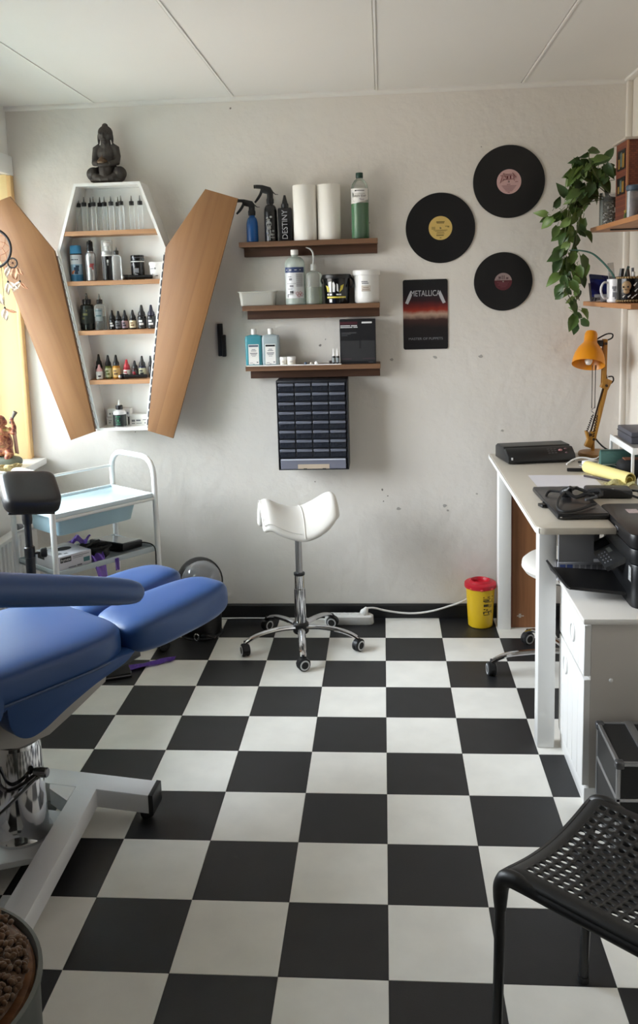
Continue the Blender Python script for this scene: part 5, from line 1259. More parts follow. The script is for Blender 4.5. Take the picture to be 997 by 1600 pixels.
part(t, 'sheet', MB().box(-.036, .058, -.046, .028, .0031, .004, M=T(.905, -.42, ZL + .003) @ RY(-.06)), INK)
def pen(label, p, a, m, r=.0045, capm=None, cat='pen', name='pen'):
    t = thing(name, label, cat, tuple(p)); p = Vector(p); a = Vector(a); d = a - p
    part(t, 'barrel', MB().tube([p, p + d * .75, a], [r, r, r * .9], 8), m)
    part(t, 'tip', MB().tube([p + d * .72, p + d * 1.02], [r * 1.15, r * 1.05], 8), capm or m)
    return t
mz = ZL + .008
pen('black marker standing in the white mug', (.897, -.50, mz), (.907, -.505, mz + .115), BLACK_PLASTIC, .008)
pen('grey green marker standing at the back of the white mug', (.900, -.49, mz), (.935, -.485, mz + .122), mat('grey green plastic', (72, 96, 92), .4), .005)
t = thing('clear_ruler', 'short clear plastic ruler standing in the white mug', 'ruler', (.887, -.495, mz))
part(t, 'blade', MB().box(-.011, .011, -.001, .001, .0, .140, M=T(.885, -.485, mz) @ RY(-.12)), clear('clear ruler plastic', (210, 210, 206), .35, .1))
part(t, 'edge', MB().box(-.0125, -.0105, -.0012, .0012, .0, .140, M=T(.885, -.485, mz) @ RY(-.12)), PALE_INK)
solo('feather_quill', 'long curved green strip arching from the mug across the plant', 'strip', MB().tube(smooth_path([(.880, -.500, mz + .085), (.866, -.500, mz + .108), (.832, -.495, mz + .148), (.795, -.49, mz + .178), (.745, -.485, mz + .190), (.715, -.485, mz + .190)]), [.0075] * 12 + [.0075 - .0003 * k for k in range(14)], 8, flat=.5), mat('dark teal plastic', (62, 104, 92), .4))
for k, (lab, dx, dy, m, h) in enumerate((('dark brown brush in the black skull jar, leftmost', -.020, .0, mat('dark wood brush', (54, 40, 32), .5), .118), ('orange brown pencil in the black skull jar', .006, -.010, mat('orange pencil', (176, 112, 50), .5), .116), ('grey pen in the black skull jar behind the orange pencil', -.006, .012, mat('grey pen', (96, 98, 102), .4), .122), ('white pen standing at the front of the black skull jar', -.012, -.020, WHITE_PLASTIC, .108))):
    pen(lab, (.924 + dx * .6, -.62 + dy * .6, ZL + .010), (.928 + dx * 1.5, -.62 + dy * 1.5, ZL + h), m, .005)
solo('round_ornament', 'small dark round ornament on the wall edge above the desk', 'ornament', MB().ell((1.048, -.62, 1.245), (.009, .016, .022), 12, 8), mat('dark reddish brown', (84, 50, 44), .5))

# ------------------------------------------------------------------ saddle stools
VIN_W = mat('white leatherette', (224, 220, 213), .38, bump=.08, bs=300, dist=.0005)
def caster(parent, x, y, a, r=.026, m=RUBBER, ringm=None):
    M = T(x, y, r) @ RZ(a)
    o = part(parent, 'caster', MB().lathe([(0, -.017), (r * .82, -.017), (r, -.013), (r, -.004), (r * .9, -.003), (r * .9, .003), (r, .004), (r, .013), (r * .82, .017), (0, .017)], n=20, M=M @ RX(PI / 2)), m)
    part(o, 'wheel_ring', MB().lathe([(r * .58, -.0178), (r * .80, -.0178), (r * .80, -.0165), (r * .58, -.0165), (r * .58, -.0178)], n=20, M=M @ RX(PI / 2)).lathe([(r * .58, .0165), (r * .80, .0165), (r * .80, .0178), (r * .58, .0178), (r * .58, .0165)], n=20, M=M @ RX(PI / 2)), ringm or mat('light grey ring', (200, 200, 202), .35))
    part(o, 'hood', MB().lathe([(r * 1.08, -.011), (r * 1.08, .011)], n=10, a0=PI * .55, a1=PI * 1.45, M=M @ RX(PI / 2)).lathe([(.006, r * .9), (.006, r * 1.5)], n=8, M=M), BLACK_PLASTIC)
    return o
def stool(label, cx, cy, zs, a0, rot, rl=.25, saddle=True):
    t = thing('saddle_stool' if saddle else 'round_stool', label, 'stool', (cx, cy, 0))
    for k in range(5):
        a = a0 + k * 2 * PI / 5; c, s = math.cos(a), math.sin(a)
        pth = smooth_path([(cx + c * .02, cy + s * .02, .088), (cx + c * .09, cy + s * .09, .092), (cx + c * (rl - .08), cy + s * (rl - .08), .084), (cx + c * (rl - .03), cy + s * (rl - .03), .070), (cx + c * rl, cy + s * rl, .054)], 4)
        part(t, 'leg', MB().tube(pth, [.017 - .0002 * j for j in range(len(pth))], 10, flat=.62), CHROME)
        caster(t, cx + c * rl, cy + s * rl, a + PI / 2 + .5 * math.sin(k * 2.3))
    part(t, 'hub', MB().lathe([(0, .062), (.030, .062), (.034, .068), (.034, .104), (.028, .110), (0, .110)], c=(cx, cy, 0), n=24), BLACK_PLASTIC)
    part(t, 'column_cover', MB().lathe([(.0245, .108), (.0245, zs * .5), (.0215, zs * .5 + .002), (.0215, zs * .62), (.018, zs * .62)], c=(cx, cy, 0), n=24), CHROME)
    part(t, 'collar', MB().lathe([(.0225, zs * .615), (.0235, zs * .62), (.0235, zs * .635), (.016, zs * .64)], c=(cx, cy, 0), n=20), BLACK_PLASTIC)
    part(t, 'gas_rod', MB().lathe([(.0145, zs * .6), (.0145, zs + .05)], c=(cx, cy, 0), n=16), STEEL)
    if not saddle:
        part(t, 'seat', MB().lathe([(0, .018), (.15, .018), (.178, .026), (.190, .044), (.188, .062), (.172, .076), (.12, .083), (0, .085)], c=(cx, cy, zs), n=48), VIN_W)
        part(t, 'seat_plate', MB().lathe([(0, .0), (.12, .0), (.15, .018), (0, .018)], c=(cx, cy, zs), n=32), BLACK_PLASTIC)
        return t
    # saddle: u runs from pommel (-1) to cantle (1), v from side to side
    M = T(cx, cy, zs) @ RZ(rot)
    def surf(u, v):
        u2, v2 = 2 * u - 1, 2 * v - 1
        w = .120 + .050 / (1 + math.exp(-5.0 * (u2 - .05)))
        e = max(0.0, 1 - abs(u2) ** 3.2) ** .5
        y = w * v2 * (.50 + .50 * e) * (1 - .10 * v2 * v2)
        rise = .078 * max(0, -u2) ** 1.7 + .074 * max(0, u2) ** 1.6
        dr = (.118 if u2 < 0 else .118 - .030 * min(1, u2 * 1.2)) * abs(v2) ** 2.0
        roll = .050 * max(0, (-u2 - .72) / .28) ** 2 + .034 * max(0, (u2 - .78) / .22) ** 2
        return (.170 * u2, y, .098 + rise - dr - roll)
    b = MB().sheet(surf, 16, 12, 0, M=M)
    part(t, 'seat', b, VIN_W, ang=180, mods=(('SOLIDIFY', {'thickness': .036, 'offset': -1.0, 'use_even_offset': False}), ('SUBSURF', {'levels': 2, 'render_levels': 2})))
    PIP = mat('seat piping', (206, 202, 195), .4)
    lift = lambda p: Vector(p) + Vector((0, 0, .0012))
    part(t, 'seam', MB().tube([M @ lift(surf(.50 + .03 * math.sin(PI * j / 24), .02 + .96 * j / 24)) for j in range(25)], .0016, 5), PIP)
    part(t, 'seam', MB().tube([M @ lift(surf(.03 + .44 * i / 16, .06)) for i in range(17)], .0016, 5), PIP)
    part(t, 'seam', MB().tube([M @ lift(surf(.03 + .44 * i / 16, .94)) for i in range(17)], .0016, 5), PIP)
    part(t, 'seam', MB().tube([M @ lift(surf(.03, .06 + .88 * i / 16)) for i in range(17)], .0016, 5), PIP)
    part(t, 'seat_plate', MB().box(-.07, .07, -.06, .06, .018, .034, bev=.004, M=M), BLACK_PLASTIC)
    return t
stool('white saddle stool with chrome star base in the middle of the room', -.36, -.345, .515, math.radians(205), .35)
stool('white round stool tucked under the desk behind its near leg', .720, -.60, .385, math.radians(185), .0, .31, False)

# sharps bin, power strip, cables
t = thing('sharps_bin', 'round yellow waste container with red lid beside the desk leg', 'bin', (.425, -.095, 0))
YB_ = mat('yellow plastic', (226, 186, 32), .38)
part(t, 'tub', MB().lathe([(0, 0), (.050, 0), (.054, .004), (.064, .185), (0, .185)], n=32), YB_, local=True)
RED = mat('red plastic', (196, 22, 44), .35)
part(t, 'lid', MB().lathe([(.064, .178), (.070, .180), (.071, .186), (.070, .198), (.066, .202), (.050, .204), (.046, .210), (.042, .212), (.038, .208), (.036, .196), (0, .194)], n=36), RED, local=True)
part(t, 'lid_tabs', MB().ell((-.045, -.052, .184), (.008, .006, .005), 10, 6).ell((.0, -.0695, .182), (.008, .005, .005), 10, 6).ell((.043, -.054, .184), (.008, .006, .005), 10, 6), mat('orange red clip', (214, 74, 60), .35), local=True)
def cone_pr(rows, m):
    q = MB()
    for x0, x1, z0, z1 in rows:
        r = lambda z_: .0542 + z_ * .0541 + .0006
        f = lambda x, z_: (r(z_) * math.sin(x / .06), -r(z_) * math.cos(x / .06), z_)
        q.add([f(x0, z0), f((x0 + x1) / 2, z0), f(x1, z0), f(x1, z1), f((x0 + x1) / 2, z1), f(x0, z1)], [(0, 1, 4, 5), (1, 2, 3, 4)])
    part(t, 'print', q, m, local=True)
BR = mat('brown black print', (70, 56, 22), .6)
cone_pr([(.006, .056, .146, .150), (.006, .040, .138, .141), (.006, .034, .128, .135), (.012, .044, .123, .126), (.008, .028, .104, .116), (.030, .033, .102, .115), (.045, .048, .100, .113), (.034, .044, .100, .103), (.036, .040, .107, .112), (.008, .016, .090, .095), (.020, .028, .086, .092), (.006, .012, .070, .082), (.006, .050, .078, .082), (.030, .036, .070, .078), (.008, .040, .064, .067), (.046, .050, .070, .086), (.049, .053, .120, .138)], BR)
t = thing('power_strip', 'white power strip on the floor under the middle stool', 'power strip', (-.18, -.075, 0))
rs = lambda hx, hy, r, z_: [(x - .165, y - .075, z_) for x, y, _ in rrect(hx, hy, r, 0)]
part(t, 'housing', MB().loft([rs(.110, .026, .020, 0.0005), rs(.112, .028, .022, .004), rs(.110, .027, .022, .036), rs(.102, .021, .018, .042)]), WHITE_PLASTIC)
for k in range(3):
    part(t, 'socket', MB().lathe([(0, .036), (.017, .0385), (.019, .0427), (.021, .0427)], n=20, c=(-.240 + .052 * k, -.075, 0)), mat('socket white', (212, 212, 212), .4))
t = thing('white_extension_cord', 'white cord running from the power strip along the baseboard to the yellow bin', 'cord', (.15, -.03, 0))
part(t, 'plug', MB().lathe([(0, 0), (.018, 0), (.019, .012), (.013, .022), (.008, .034), (0, .034)], n=16, M=T(-.100, -.075, .043) @ RY(.5)), WHITE_PLASTIC)
part(t, 'cord', MB().tube(smooth_path([(-.088, -.073, .070), (-.05, -.06, .066), (.0, -.045, .048), (.07, -.035, .034), (.14, -.03, .030), (.22, -.03, .042), (.29, -.032, .064), (.345, -.035, .085), (.39, -.02, .105), (.41, -.012, .12)]), .0045, 8), WHITE_PLASTIC)
solo('floor_cable', 'thin white cable along the floor behind the saddle stool', 'cable', MB().tube(smooth_path([(-.276, -.07, .015), (-.40, -.035, .006), (-.60, -.028, .005), (-.75, -.03, .005), (-.9, -.03, .005), (-1.05, -.06, .005)]), .0038, 6), WHITE_PLASTIC)
# ------------------------------------------------------------------ white trolley
TR = T(-1.249, -.77, 0) @ RZ(.888)
def tw(x, y, z): return tuple(TR @ Vector((x, y, z)))
tl = thing('trolley', 'white tubular trolley with pale blue top tray by the back wall', 'trolley', tuple(TR @ Vector((.24, .15, 0))))
def uframe(x):
    pts = [(x, 0, .05), (x, 0, .76)] + [(x, .075 - .075 * math.cos(a), .765 + .075 * math.sin(a)) for a in (.4, .8, 1.2)] + [(x, .08, .84), (x, .225, .84)] + [(x, .230 + .075 * math.sin(a), .765 + .075 * math.cos(a)) for a in (.4, .8, 1.2)] + [(x, .305, .76), (x, .305, .05)]
    part(tl, 'side_frame', MB().tube([tw(*p) for p in pts], .0115, 12), WHITE_PAINT)
uframe(0); uframe(.477)
for y, z_, r in ((.305, .775, .006), (.305, .575, .006), (.0, .668, .007), (.305, .668, .007)):
    part(tl, 'rail', MB().tube([tw(0, y, z_), tw(.477, y, z_)], r, 8), WHITE_PAINT)
PB1 = mat('pale blue tray', (196, 220, 228), .25, coat=.3)
part(tl, 'top_tray', MB().box(.008, .468, .004, .300, .672, .682, bev=.003, M=TR), PB1)
b = MB()
b.box(.006, .470, .000, .012, .676, .692, bev=.002, M=TR); b.box(.006, .470, .293, .305, .676, .692, bev=.002, M=TR)
b.box(.006, .016, .0, .305, .676, .692, bev=.002, M=TR); b.box(.460, .470, .0, .305, .676, .692, bev=.002, M=TR)
part(tl, 'tray_rim', b, mat('pale blue white rim', (216, 228, 232), .3))
o = part(tl, 'drawer_bin', MB().loft([[tw(.222 + x, .15 + y, z_) for x, y, _ in rrect(hx, hy, .02, 0)] for hx, hy, z_ in ((.165, .095, .588), (.172, .102, .592), (.185, .118, .664), (.190, .122, .666), (.185, .116, .6635), (.168, .098, .596))], cap=False), clear('pale blue bin plastic', (176, 206, 218), .78, .3))
part(o, 'bin_floor', MB().loft([[tw(.222 + x, .15 + y, z_) for x, y, _ in rrect(.165, .095, .02, 0)] for z_ in (.588, .593)]), clear('pale blue bin plastic', (176, 206, 218), .78, .3))
part(o, 'contents', MB().box(.24, .37, .08, .21, .594, .615, bev=.004, M=TR), mat('dark grey goods', (62, 70, 74), .6))
for x in (.04, .42):
    part(tl, 'runner', MB().box(x - .012, x + .012, .02, .05, .656, .672, bev=.002, M=TR), mat('taupe plastic', (142, 134, 126), .5))
part(tl, 'lower_tray', MB().box(.006, .470, .002, .303, .446, .455, bev=.002, M=TR), mat('grey glass shelf', (150, 158, 162), .2))
b = MB()
b.box(.006, .470, .000, .008, .444, .466, bev=.002, M=TR); b.box(.006, .470, .297, .305, .444, .466, bev=.002, M=TR)
b.box(.006, .012, .0, .305, .444, .466, bev=.002, M=TR); b.box(.464, .470, .0, .305, .444, .466, bev=.002, M=TR)
part(tl, 'tray_rim', b, mat('grey blue rim', (176, 186, 190), .3))
for x in (0, .477):
    for y in (0, .305):
        p = TR @ Vector((x, y, 0)); caster(tl, p.x, p.y, .6, .026, ringm=BLACK_PLASTIC)
zt = .4555
t = thing('glove_box', 'white glove box with black oval opening on the lower trolley tray', 'box', tw(.095, .10, zt))
GB = TR @ T(.020, .018, zt)
part(t, 'carton', MB().box(0, .148, 0, .165, 0, .062, bev=.001, seg=1, M=GB), mat('grey white card', (208, 206, 212), .6))
part(t, 'opening', MB().lathe([(0, .0), (.022, 0), (.026, .0006), (0, .0012)], n=24, sx=1.35, sy=1.0, M=GB @ T(.080, .095, .0618)), INK)
part(t, 'flap', MB().box(.03, .13, .140, .163, .062, .064, M=GB @ T(0, 0, 0)), LAB_W)
q = MB(); 
def gb(x0, x1, z0, z1): q.add([tuple(GB @ Vector(p)) for p in ((x0, -.0006, z0), (x1, -.0006, z0), (x1, -.0006, z1), (x0, -.0006, z1))], [(0, 1, 2, 3)])
gb(.010, .058, .036, .056); part(t, 'print', q, INK)
q = MB(); gb(.112, .140, .020, .038); part(t, 'print', q, mat('teal label print', (62, 112, 118), .5))
q = MB(); gb(.044, .078, .010, .014); gb(.082, .104, .010, .016); gb(.066, .138, .050, .0525); gb(.066, .11, .044, .046); part(t, 'print', q, GREY_INK)
part(t, 'lettering', text_mesh('hynex', .018, ex=.0002, M=T(0, 0, 0)), PALE_INK, local=True).data.transform(Matrix.Translation(-ORG[t]) @ GB @ T(.034, -.0012, .046))
q = MB(); q.box(.02, .04, .03, .05, .0621, .0625, M=GB).box(.045, .06, .022, .035, .0621, .0625, M=GB).box(.02, .03, .12, .14, .0621, .0625, M=GB); part(t, 'print', q, GREY_INK)
q = MB(); q.add([tuple(GB @ Vector(p)) for p in ((-.0006, .10, .034), (-.0006, .15, .034), (-.0006, .15, .054), (-.0006, .10, .054))], [(0, 1, 2, 3)]); part(t, 'print', q, INK)
t = thing('power_supply', 'black box with glassy sloping top on the lower trolley tray', 'device', tw(.36, .15, zt))
M = TR @ T(.372, .135, zt + .004) @ RZ(.25) @ RY(.10)
part(t, 'body', MB().box(-.062, .062, -.080, .105, .0, .030, bev=.005, M=M), BLACK_PLASTIC)
part(t, 'glass_top', MB().box(-.056, .056, -.072, .098, .0302, .0312, M=M), mat('dark glass', (66, 68, 70), .06, coat=1.0))
part(t, 'cord', MB().tube(smooth_path([tuple(M @ Vector((.062, -.05, .012))), tw(.450, .05, zt + .02), tw(.455, -.006, zt + .01), tw(.455, -.012, .40), tw(.450, -.014, .30), tw(.46, -.02, .22)]), .0025, 6), RUBBER)
t = thing('cable_tangle', 'tangle of black cables beside the glove box on the trolley', 'cables', tw(.24, .12, zt))
rnd = random.Random(5)
for k in range(5):
    pts = [tw(.235 + rnd.uniform(-.045, .05), .10 + rnd.uniform(-.07, .07), zt + .008 + rnd.uniform(0, .048)) for _ in range(8)]
    part(t, 'cable', MB().tube(smooth_path(pts), .006, 6), RUBBER)
part(t, 'pedal', MB().ell((0, 0, 0), (.045, .05, .022), 16, 8, e=.6, e2=.6, M=TR @ T(.235, .09, zt + .022)), BLACK_PLASTIC)
PUR = clear('purple film', (122, 84, 190), .5, .2, (190, 160, 235))
t = thing('purple_film', 'purple plastic film hanging over the edge of the lower trolley tray', 'plastic film', tw(.21, .02, zt))
part(t, 'sheet', MB().sheet(lambda u, v: tw(.165 + .07 * u * (1 - .4 * v) + .012 * v, .03 - .05 * v * (v > .2) - .006 * math.sin(11 * u), zt + .03 - .13 * max(0, v - .2) + .006 * math.sin(13 * u + 3 * v)), 12, 10), PUR)
part(t, 'sheet', MB().sheet(lambda u, v: tw(.19 + .07 * u, .16 + .07 * v, zt + .055 + .022 * math.sin(7 * u + 1) * math.sin(5 * v + 1)), 10, 10), PUR)
part(t, 'sheet', MB().sheet(lambda u, v: tw(.262 + .018 * u, -.004 - .004 * math.sin(9 * u), zt + .005 - .05 * v), 5, 5), PUR)
solo('purple_film_scrap', 'strip of purple plastic film lying on the floor below the leg pads', 'plastic film', MB().sheet(lambda u, v: (-1.10 + .225 * u, -.610 + .135 * u - .055 * v * (1 - .3 * u), .004 + .008 * abs(math.sin(6 * u + 8 * v))), 16, 8, .0006), PUR)
t = thing('foot_pedal', 'flat black foot pedal lying on the floor under the treatment chair', 'pedal', (-1.08, -.66, 0))
M = T(-1.075, -.655, 0) @ RZ(.4)
part(t, 'base', MB().box(-.055, .055, -.04, .04, .0, .016, bev=.005, M=M), BLACK_PLASTIC)
part(t, 'plate', MB().box(-.05, .05, -.036, .036, .018, .026, bev=.003, M=M @ RX(.12)), RUBBER)
part(t, 'edge', MB().tube([tuple(M @ Vector(p)) for p in ((-.05, -.041, .012), (.05, -.041, .012), (.056, 0, .012))], .002, 5), GREY_INK)

# ------------------------------------------------------------------ black padded arm rest on its tripod
t = thing('arm_rest_stand', 'black padded arm rest on a black tripod pole by the window', 'arm rest', (-1.25, -1.0, 0))
LEA = mat('black leatherette', (34, 33, 34), .32, bump=.1, bs=250, dist=.0005)
M = T(-1.232, -1.00, .835) @ RZ(.52) @ RX(.50) @ RY(.14)
part(t, 'pad', MB().ell((0, 0, 0), (.098, .092, .036), 28, 14, e=.42, e2=.38, M=M), LEA)
part(t, 'pad_board', MB().box(-.08, .08, -.075, .075, -.042, -.032, bev=.004, M=M), BLACK_PLASTIC)
part(t, 'joint', MB().lathe([(0, .72), (.016, .72), (.018, .735), (.018, .785), (.010, .80), (0, .80)], c=(-1.25, -1.0, 0), n=16), BLACK_PLASTIC)
part(t, 'inner_pole', MB().lathe([(.0125, .55), (.0125, .73)], c=(-1.25, -1.0, 0), n=16), mat('black painted steel', (28, 28, 30), .35))
part(t, 'outer_pole', MB().lathe([(0, .12), (.0165, .12), (.0165, .598), (.019, .600), (.019, .635), (.0165, .638), (.013, .638)], c=(-1.25, -1.0, 0), n=18), mat('black painted steel', (28, 28, 30), .35))
part(t, 'clamp_knob', MB().lathe([(.004, 0), (.004, .022), (.016, .024), (.018, .028), (.018, .042), (.014, .046), (0, .046)], n=14, M=T(-1.236, -1.0, .612) @ RZ(.4) @ RY(PI / 2)), BLACK_PLASTIC)
for a in (1.34, 2.95, 4.25):
    c, s = math.cos(a), math.sin(a)
    part(t, 'leg', MB().tube([(-1.25 + .012 * c, -1.0 + .012 * s, .26), (-1.25 + .24 * c, -1.0 + .24 * s, .018)], .009, 8), BLACK_PLASTIC)
    part(t, 'rubber_foot', MB().ell((-1.25 + .245 * c, -1.0 + .245 * s, .016), (.016, .016, .016), 10, 8), RUBBER)

# ------------------------------------------------------------------ radiator under the window
t = thing('radiator', 'white ribbed panel radiator below the window sill', 'radiator', (-1.585, -.85, .12))
pts = []; y = -.262; k = 0
b = MB(); poly = []
while y > -1.60:
    poly += [(-1.556, y), (-1.556, y - .017), (-1.567, y - .022), (-1.567, y - .032)]; y -= .037
poly = [(-1.60, -.262)] + poly + [(-1.60, y)]
b.prism(poly[::-1], .14, .505, 'z'); part(t, 'panel', b, WHITE_PAINT)
part(t, 'top_grille', MB().box(-1.60, -1.552, y, -.258, .505, .522, bev=.003), WHITE_PAINT)
part(t, 'end_cap', MB().box(-1.60, -1.553, -.262, -.256, .13, .520, bev=.002), WHITE_PAINT)
part(t, 'wall_hook', MB().box(-1.6295, -1.60, -.42, -.39, .20, .48).box(-1.6295, -1.60, -1.42, -1.39, .20, .48), WHITE_PAINT)
part(t, 'supply_pipe', MB().tube([(-1.585, -.30, .14), (-1.585, -.30, .0)], .009, 8), WHITE_PAINT)
part(t, 'valve', MB().lathe([(0, 0), (.014, 0), (.014, .05), (0, .055)], n=12, M=T(-1.575, -.305, .524) @ RX(PI / 2.4)), GREY_INK)

# ------------------------------------------------------------------ laughing figure and tassels on the sill
ZS = .775
fx, fy = -1.668, -.215
t = thing('laughing_figure', 'painted gold and red laughing statuette with raised arm on the window sill', 'statue', (fx, fy, ZS))
part(t, 'rock_base', MB().ell((0, 0, .022), (.082, .055, .026), 20, 10, e=.7, e2=.8), mat('green grey stone', (92, 96, 84), .5, bump=.6, bs=50), local=True)
q = MB(); e = q.ell
e((0, 0, .105), (.048, .038, .060)); e((0, -.016, .118), (.036, .030, .034)); e((0, .002, .156), (.040, .028, .026))
e((0, -.006, .203), (.026, .025, .028)); e((.024, -.002, .198), (.006, .008, .014)); e((-.024, -.002, .198), (.006, .008, .014)); e((0, -.028, .192), (.012, .008, .008)); e((0, -.030, .203), (.005, .006, .006))
q.tube([(.032, 0, .165), (.062, -.006, .150), (.066, -.016, .178), (.060, -.020, .208)], [.015, .013, .011, .008], 10); e((.060, -.021, .214), (.010, .009, .010))
q.tube([(-.034, 0, .162), (-.054, -.014, .130), (-.026, -.038, .118)], [.015, .013, .010], 10)
for s in (-1, 1): q.tube([(s * .022, 0, .075), (s * .040, -.024, .060), (s * .028, -.030, .036)], [.024, .020, .014], 10)
m_, nt, bb = new_mat('painted resin'); L = nt.links.new
tc = nt.nodes.new('ShaderNodeTexCoord'); nz = nt.nodes.new('ShaderNodeTexNoise'); nz.inputs['Scale'].default_value = 34; nz.inputs['Detail'].default_value = 3
L(tc.outputs['Object'], nz.inputs['Vector']); rp = nt.nodes.new('ShaderNodeValToRGB'); L(nz.outputs['Fac'], rp.inputs['Fac'])
for k, (p, c) in enumerate(((.30, (42, 28, 22)), (.42, (122, 54, 42)), (.50, (176, 122, 84)), (.58, (130, 62, 48)), (.68, (140, 116, 66)))):
    el = rp.color_ramp.elements[k] if k < 2 else rp.color_ramp.elements.new(p); el.position = p; el.color = (*lin(c), 1)
L(rp.outputs['Color'], bb.inputs['Base Color']); bb.inputs['Roughness'].default_value = .35
part(t, 'figure', blend(q, .003, 2), m_, local=True)
part(t, 'sleeve', MB().sheet(lambda u, v: (.052 + .024 * u + .006 * v, -.008 - .012 * u + .004 * math.sin(6 * u), .158 - .095 * v), 5, 8, .003), mat('brown robe', (104, 72, 58), .5), local=True)
part(t, 'staff', MB().tube([(.052, -.024, .196), (.066, -.022, .222), (.080, -.022, .246)], [.004, .006, .010], 8), mat('dark metal paint', (74, 66, 60), .4), local=True)
part(t, 'face_marks', MB().ell((-.009, -.0305, .210), (.004, .002, .002), 8, 6).ell((.009, -.0305, .210), (.004, .002, .002), 8, 6).ell((0, -.0335, .190), (.008, .003, .003), 8, 6), mat('dark paint', (60, 30, 28), .5), local=True)
t = thing('rope_tassel', 'tan knotted rope tassel lying on the window sill edge', 'rope', (-1.62, -.36, ZS))
rnd = random.Random(2)
for k in range(6):
    pts = [(-1.655 + .016 * j + rnd.uniform(-.012, .012), -.40 + .022 * j + rnd.uniform(-.02, .02), ZS + .007 + rnd.uniform(0, .022)) for j in range(6)]
    part(t, 'strand', MB().tube(smooth_path(pts), .005, 6), mat('tan rope', (186, 166, 118), .8, bump=.5, bs=200))
part(t, 'knot', MB().ell((-1.60, -.335, ZS + .016), (.020, .018, .015), 12, 8), mat('tan rope', (186, 166, 118), .8))

# ------------------------------------------------------------------ dreamcatcher in the window
DY = -.30
t = thing('dreamcatcher', 'black ringed dreamcatcher with pale feathers hanging at the window', 'dreamcatcher', (-1.606, DY, 1.55))
ring = lambda cx, cz, r, n_=40: [(cx + r * math.cos(2 * PI * k / n_), DY, cz + r * math.sin(2 * PI * k / n_)) for k in range(n_)]
BLK = mat('black wrapped ring', (24, 22, 24), .6, bump=.6, bs=300)
RUST = mat('rust thread', (150, 84, 46), .7)
part(t, 'ring', MB().tube(ring(-1.606, 1.716, .080), .0055, 8, closed=True), BLK)
q = MB()
for r0, r1, o_ in ((.078, .060, 0), (.060, .044, .5), (.044, .028, 1.0), (.028, .014, 1.5)):
    for k in range(9):
        a, c, d = 2 * PI * (k + o_) / 9, 2 * PI * (k + .5 + o_) / 9, 2 * PI * (k + 1 + o_) / 9
        q.tube([(-1.606 + r0 * math.cos(a), DY, 1.716 + r0 * math.sin(a)), (-1.606 + r1 * math.cos(c), DY, 1.716 + r1 * math.sin(c)), (-1.606 + r0 * math.cos(d), DY, 1.716 + r0 * math.sin(d))], .0011, 4)
part(t, 'web', q, RUST)
part(t, 'small_ring', MB().tube(ring(-1.524, 1.654, .020, 24), .0035, 6, closed=True), BLK)
q = MB()
for k in range(7):
    a = 2 * PI * k / 7; q.tube([(-1.524, DY, 1.654), (-1.524 + .019 * math.cos(a), DY, 1.654 + .019 * math.sin(a))], .0009, 4)
q.ell((-1.524, DY, 1.654), (.005, .004, .005), 8, 6); part(t, 'small_web', q, mat('dark rust thread', (86, 52, 34), .7))
part(t, 'hanging_thread', MB().tube([(-1.606, DY, 1.796), (-1.622, DY, 2.046)], .0014, 5), BLK)
FE = mat('pale feather', (232, 212, 196), .8, var=.25, vs=60); FP = mat('pink feather', (216, 164, 132), .8, var=.3, vs=60)
def feather(x, z_, ang, L_, w, m):
    M = T(x, DY, z_) @ RY(ang)
    part(t, 'feather', MB().sheet(lambda u, v: (w * (2 * v - 1) * math.sin(PI * min(1, .12 + u * .9)) ** .7 + .010 * u * u, .003 * math.sin(9 * v + 6 * u) - .004 * u, -L_ * u), 9, 6, .0004, M=M), m)
for x, z0, z1 in ((-1.498, 1.652, 1.578), (-1.550, 1.642, 1.578), (-1.600, 1.636, 1.54), (-1.572, 1.64, 1.470)):
    part(t, 'bead_thread', MB().tube([(x, DY, z0), (x, DY, z1)], .001, 4), mat('brown thread', (110, 80, 60), .7))
    part(t, 'bead', MB().ell((x, DY, z1), (.0045, .0045, .005), 8, 6), BLK)
feather(-1.540, 1.640, .5, .045, .012, FE); feather(-1.522, 1.634, .0, .05, .018, FP); feather(-1.508, 1.634, -.5, .04, .010, FP)
feather(-1.498, 1.574, .9, .05, .012, FE); feather(-1.498, 1.574, -.7, .045, .007, FP); feather(-1.550, 1.574, -.9, .055, .012, FE); feather(-1.550, 1.574, .2, .05, .011, FE)
feather(-1.600, 1.536, -.3, .06, .014, FE); feather(-1.572, 1.466, .1, .05, .015, FE); feather(-1.572, 1.466, -1.1, .055, .007, FP)

# ------------------------------------------------------------------ round pedal bin by the baseboard
t = thing('pedal_bin', 'round black pedal bin with shiny grey dome behind the blue leg pads', 'bin', (-.822, -.20, 0))
bx, by = -.822, -.20
part(t, 'body', MB().lathe([(0, 0), (.084, 0), (.088, .006), (.090, .03), (.097, .22), (.094, .25), (0, .25)], c=(bx, by, 0), n=36), BLACK_PLASTIC)
part(t, 'hood', MB().ell((bx, by + .010, .245), (.100, .096, .102), 32, 20), BLACK_PLASTIC)
part(t, 'dome', MB().ell((bx + .010, by - .012, .248), (.0925, .0925, .094), 32, 20), mat('smoky grey dome', (142, 144, 150), .12, coat=.6))
part(t, 'rim_ring', MB().tube([tuple(T(bx + .004, by - .008, .246) @ RX(-.22) @ RZ(.10) @ Vector((.097 * math.cos(a), 0, .097 * math.sin(a)))) for a in [2 * PI * k / 40 for k in range(40)]], .006, 8, closed=True), BLACK_PLASTIC)
part(t, 'pedal', MB().tube([(bx + .02, by - .085, .022), (bx + .055, by - .115, .034), (bx + .085, by - .120, .028)], [.012, .014, .010], 8, flat=.6), BLACK_PLASTIC)
part(t, 'chrome_clip', MB().tube([(bx - .002 + .009 * math.cos(a), by - .105, .022 + .014 * math.sin(a)) for a in [2 * PI * k / 16 for k in range(16)]], .0035, 6, closed=True), CHROME)
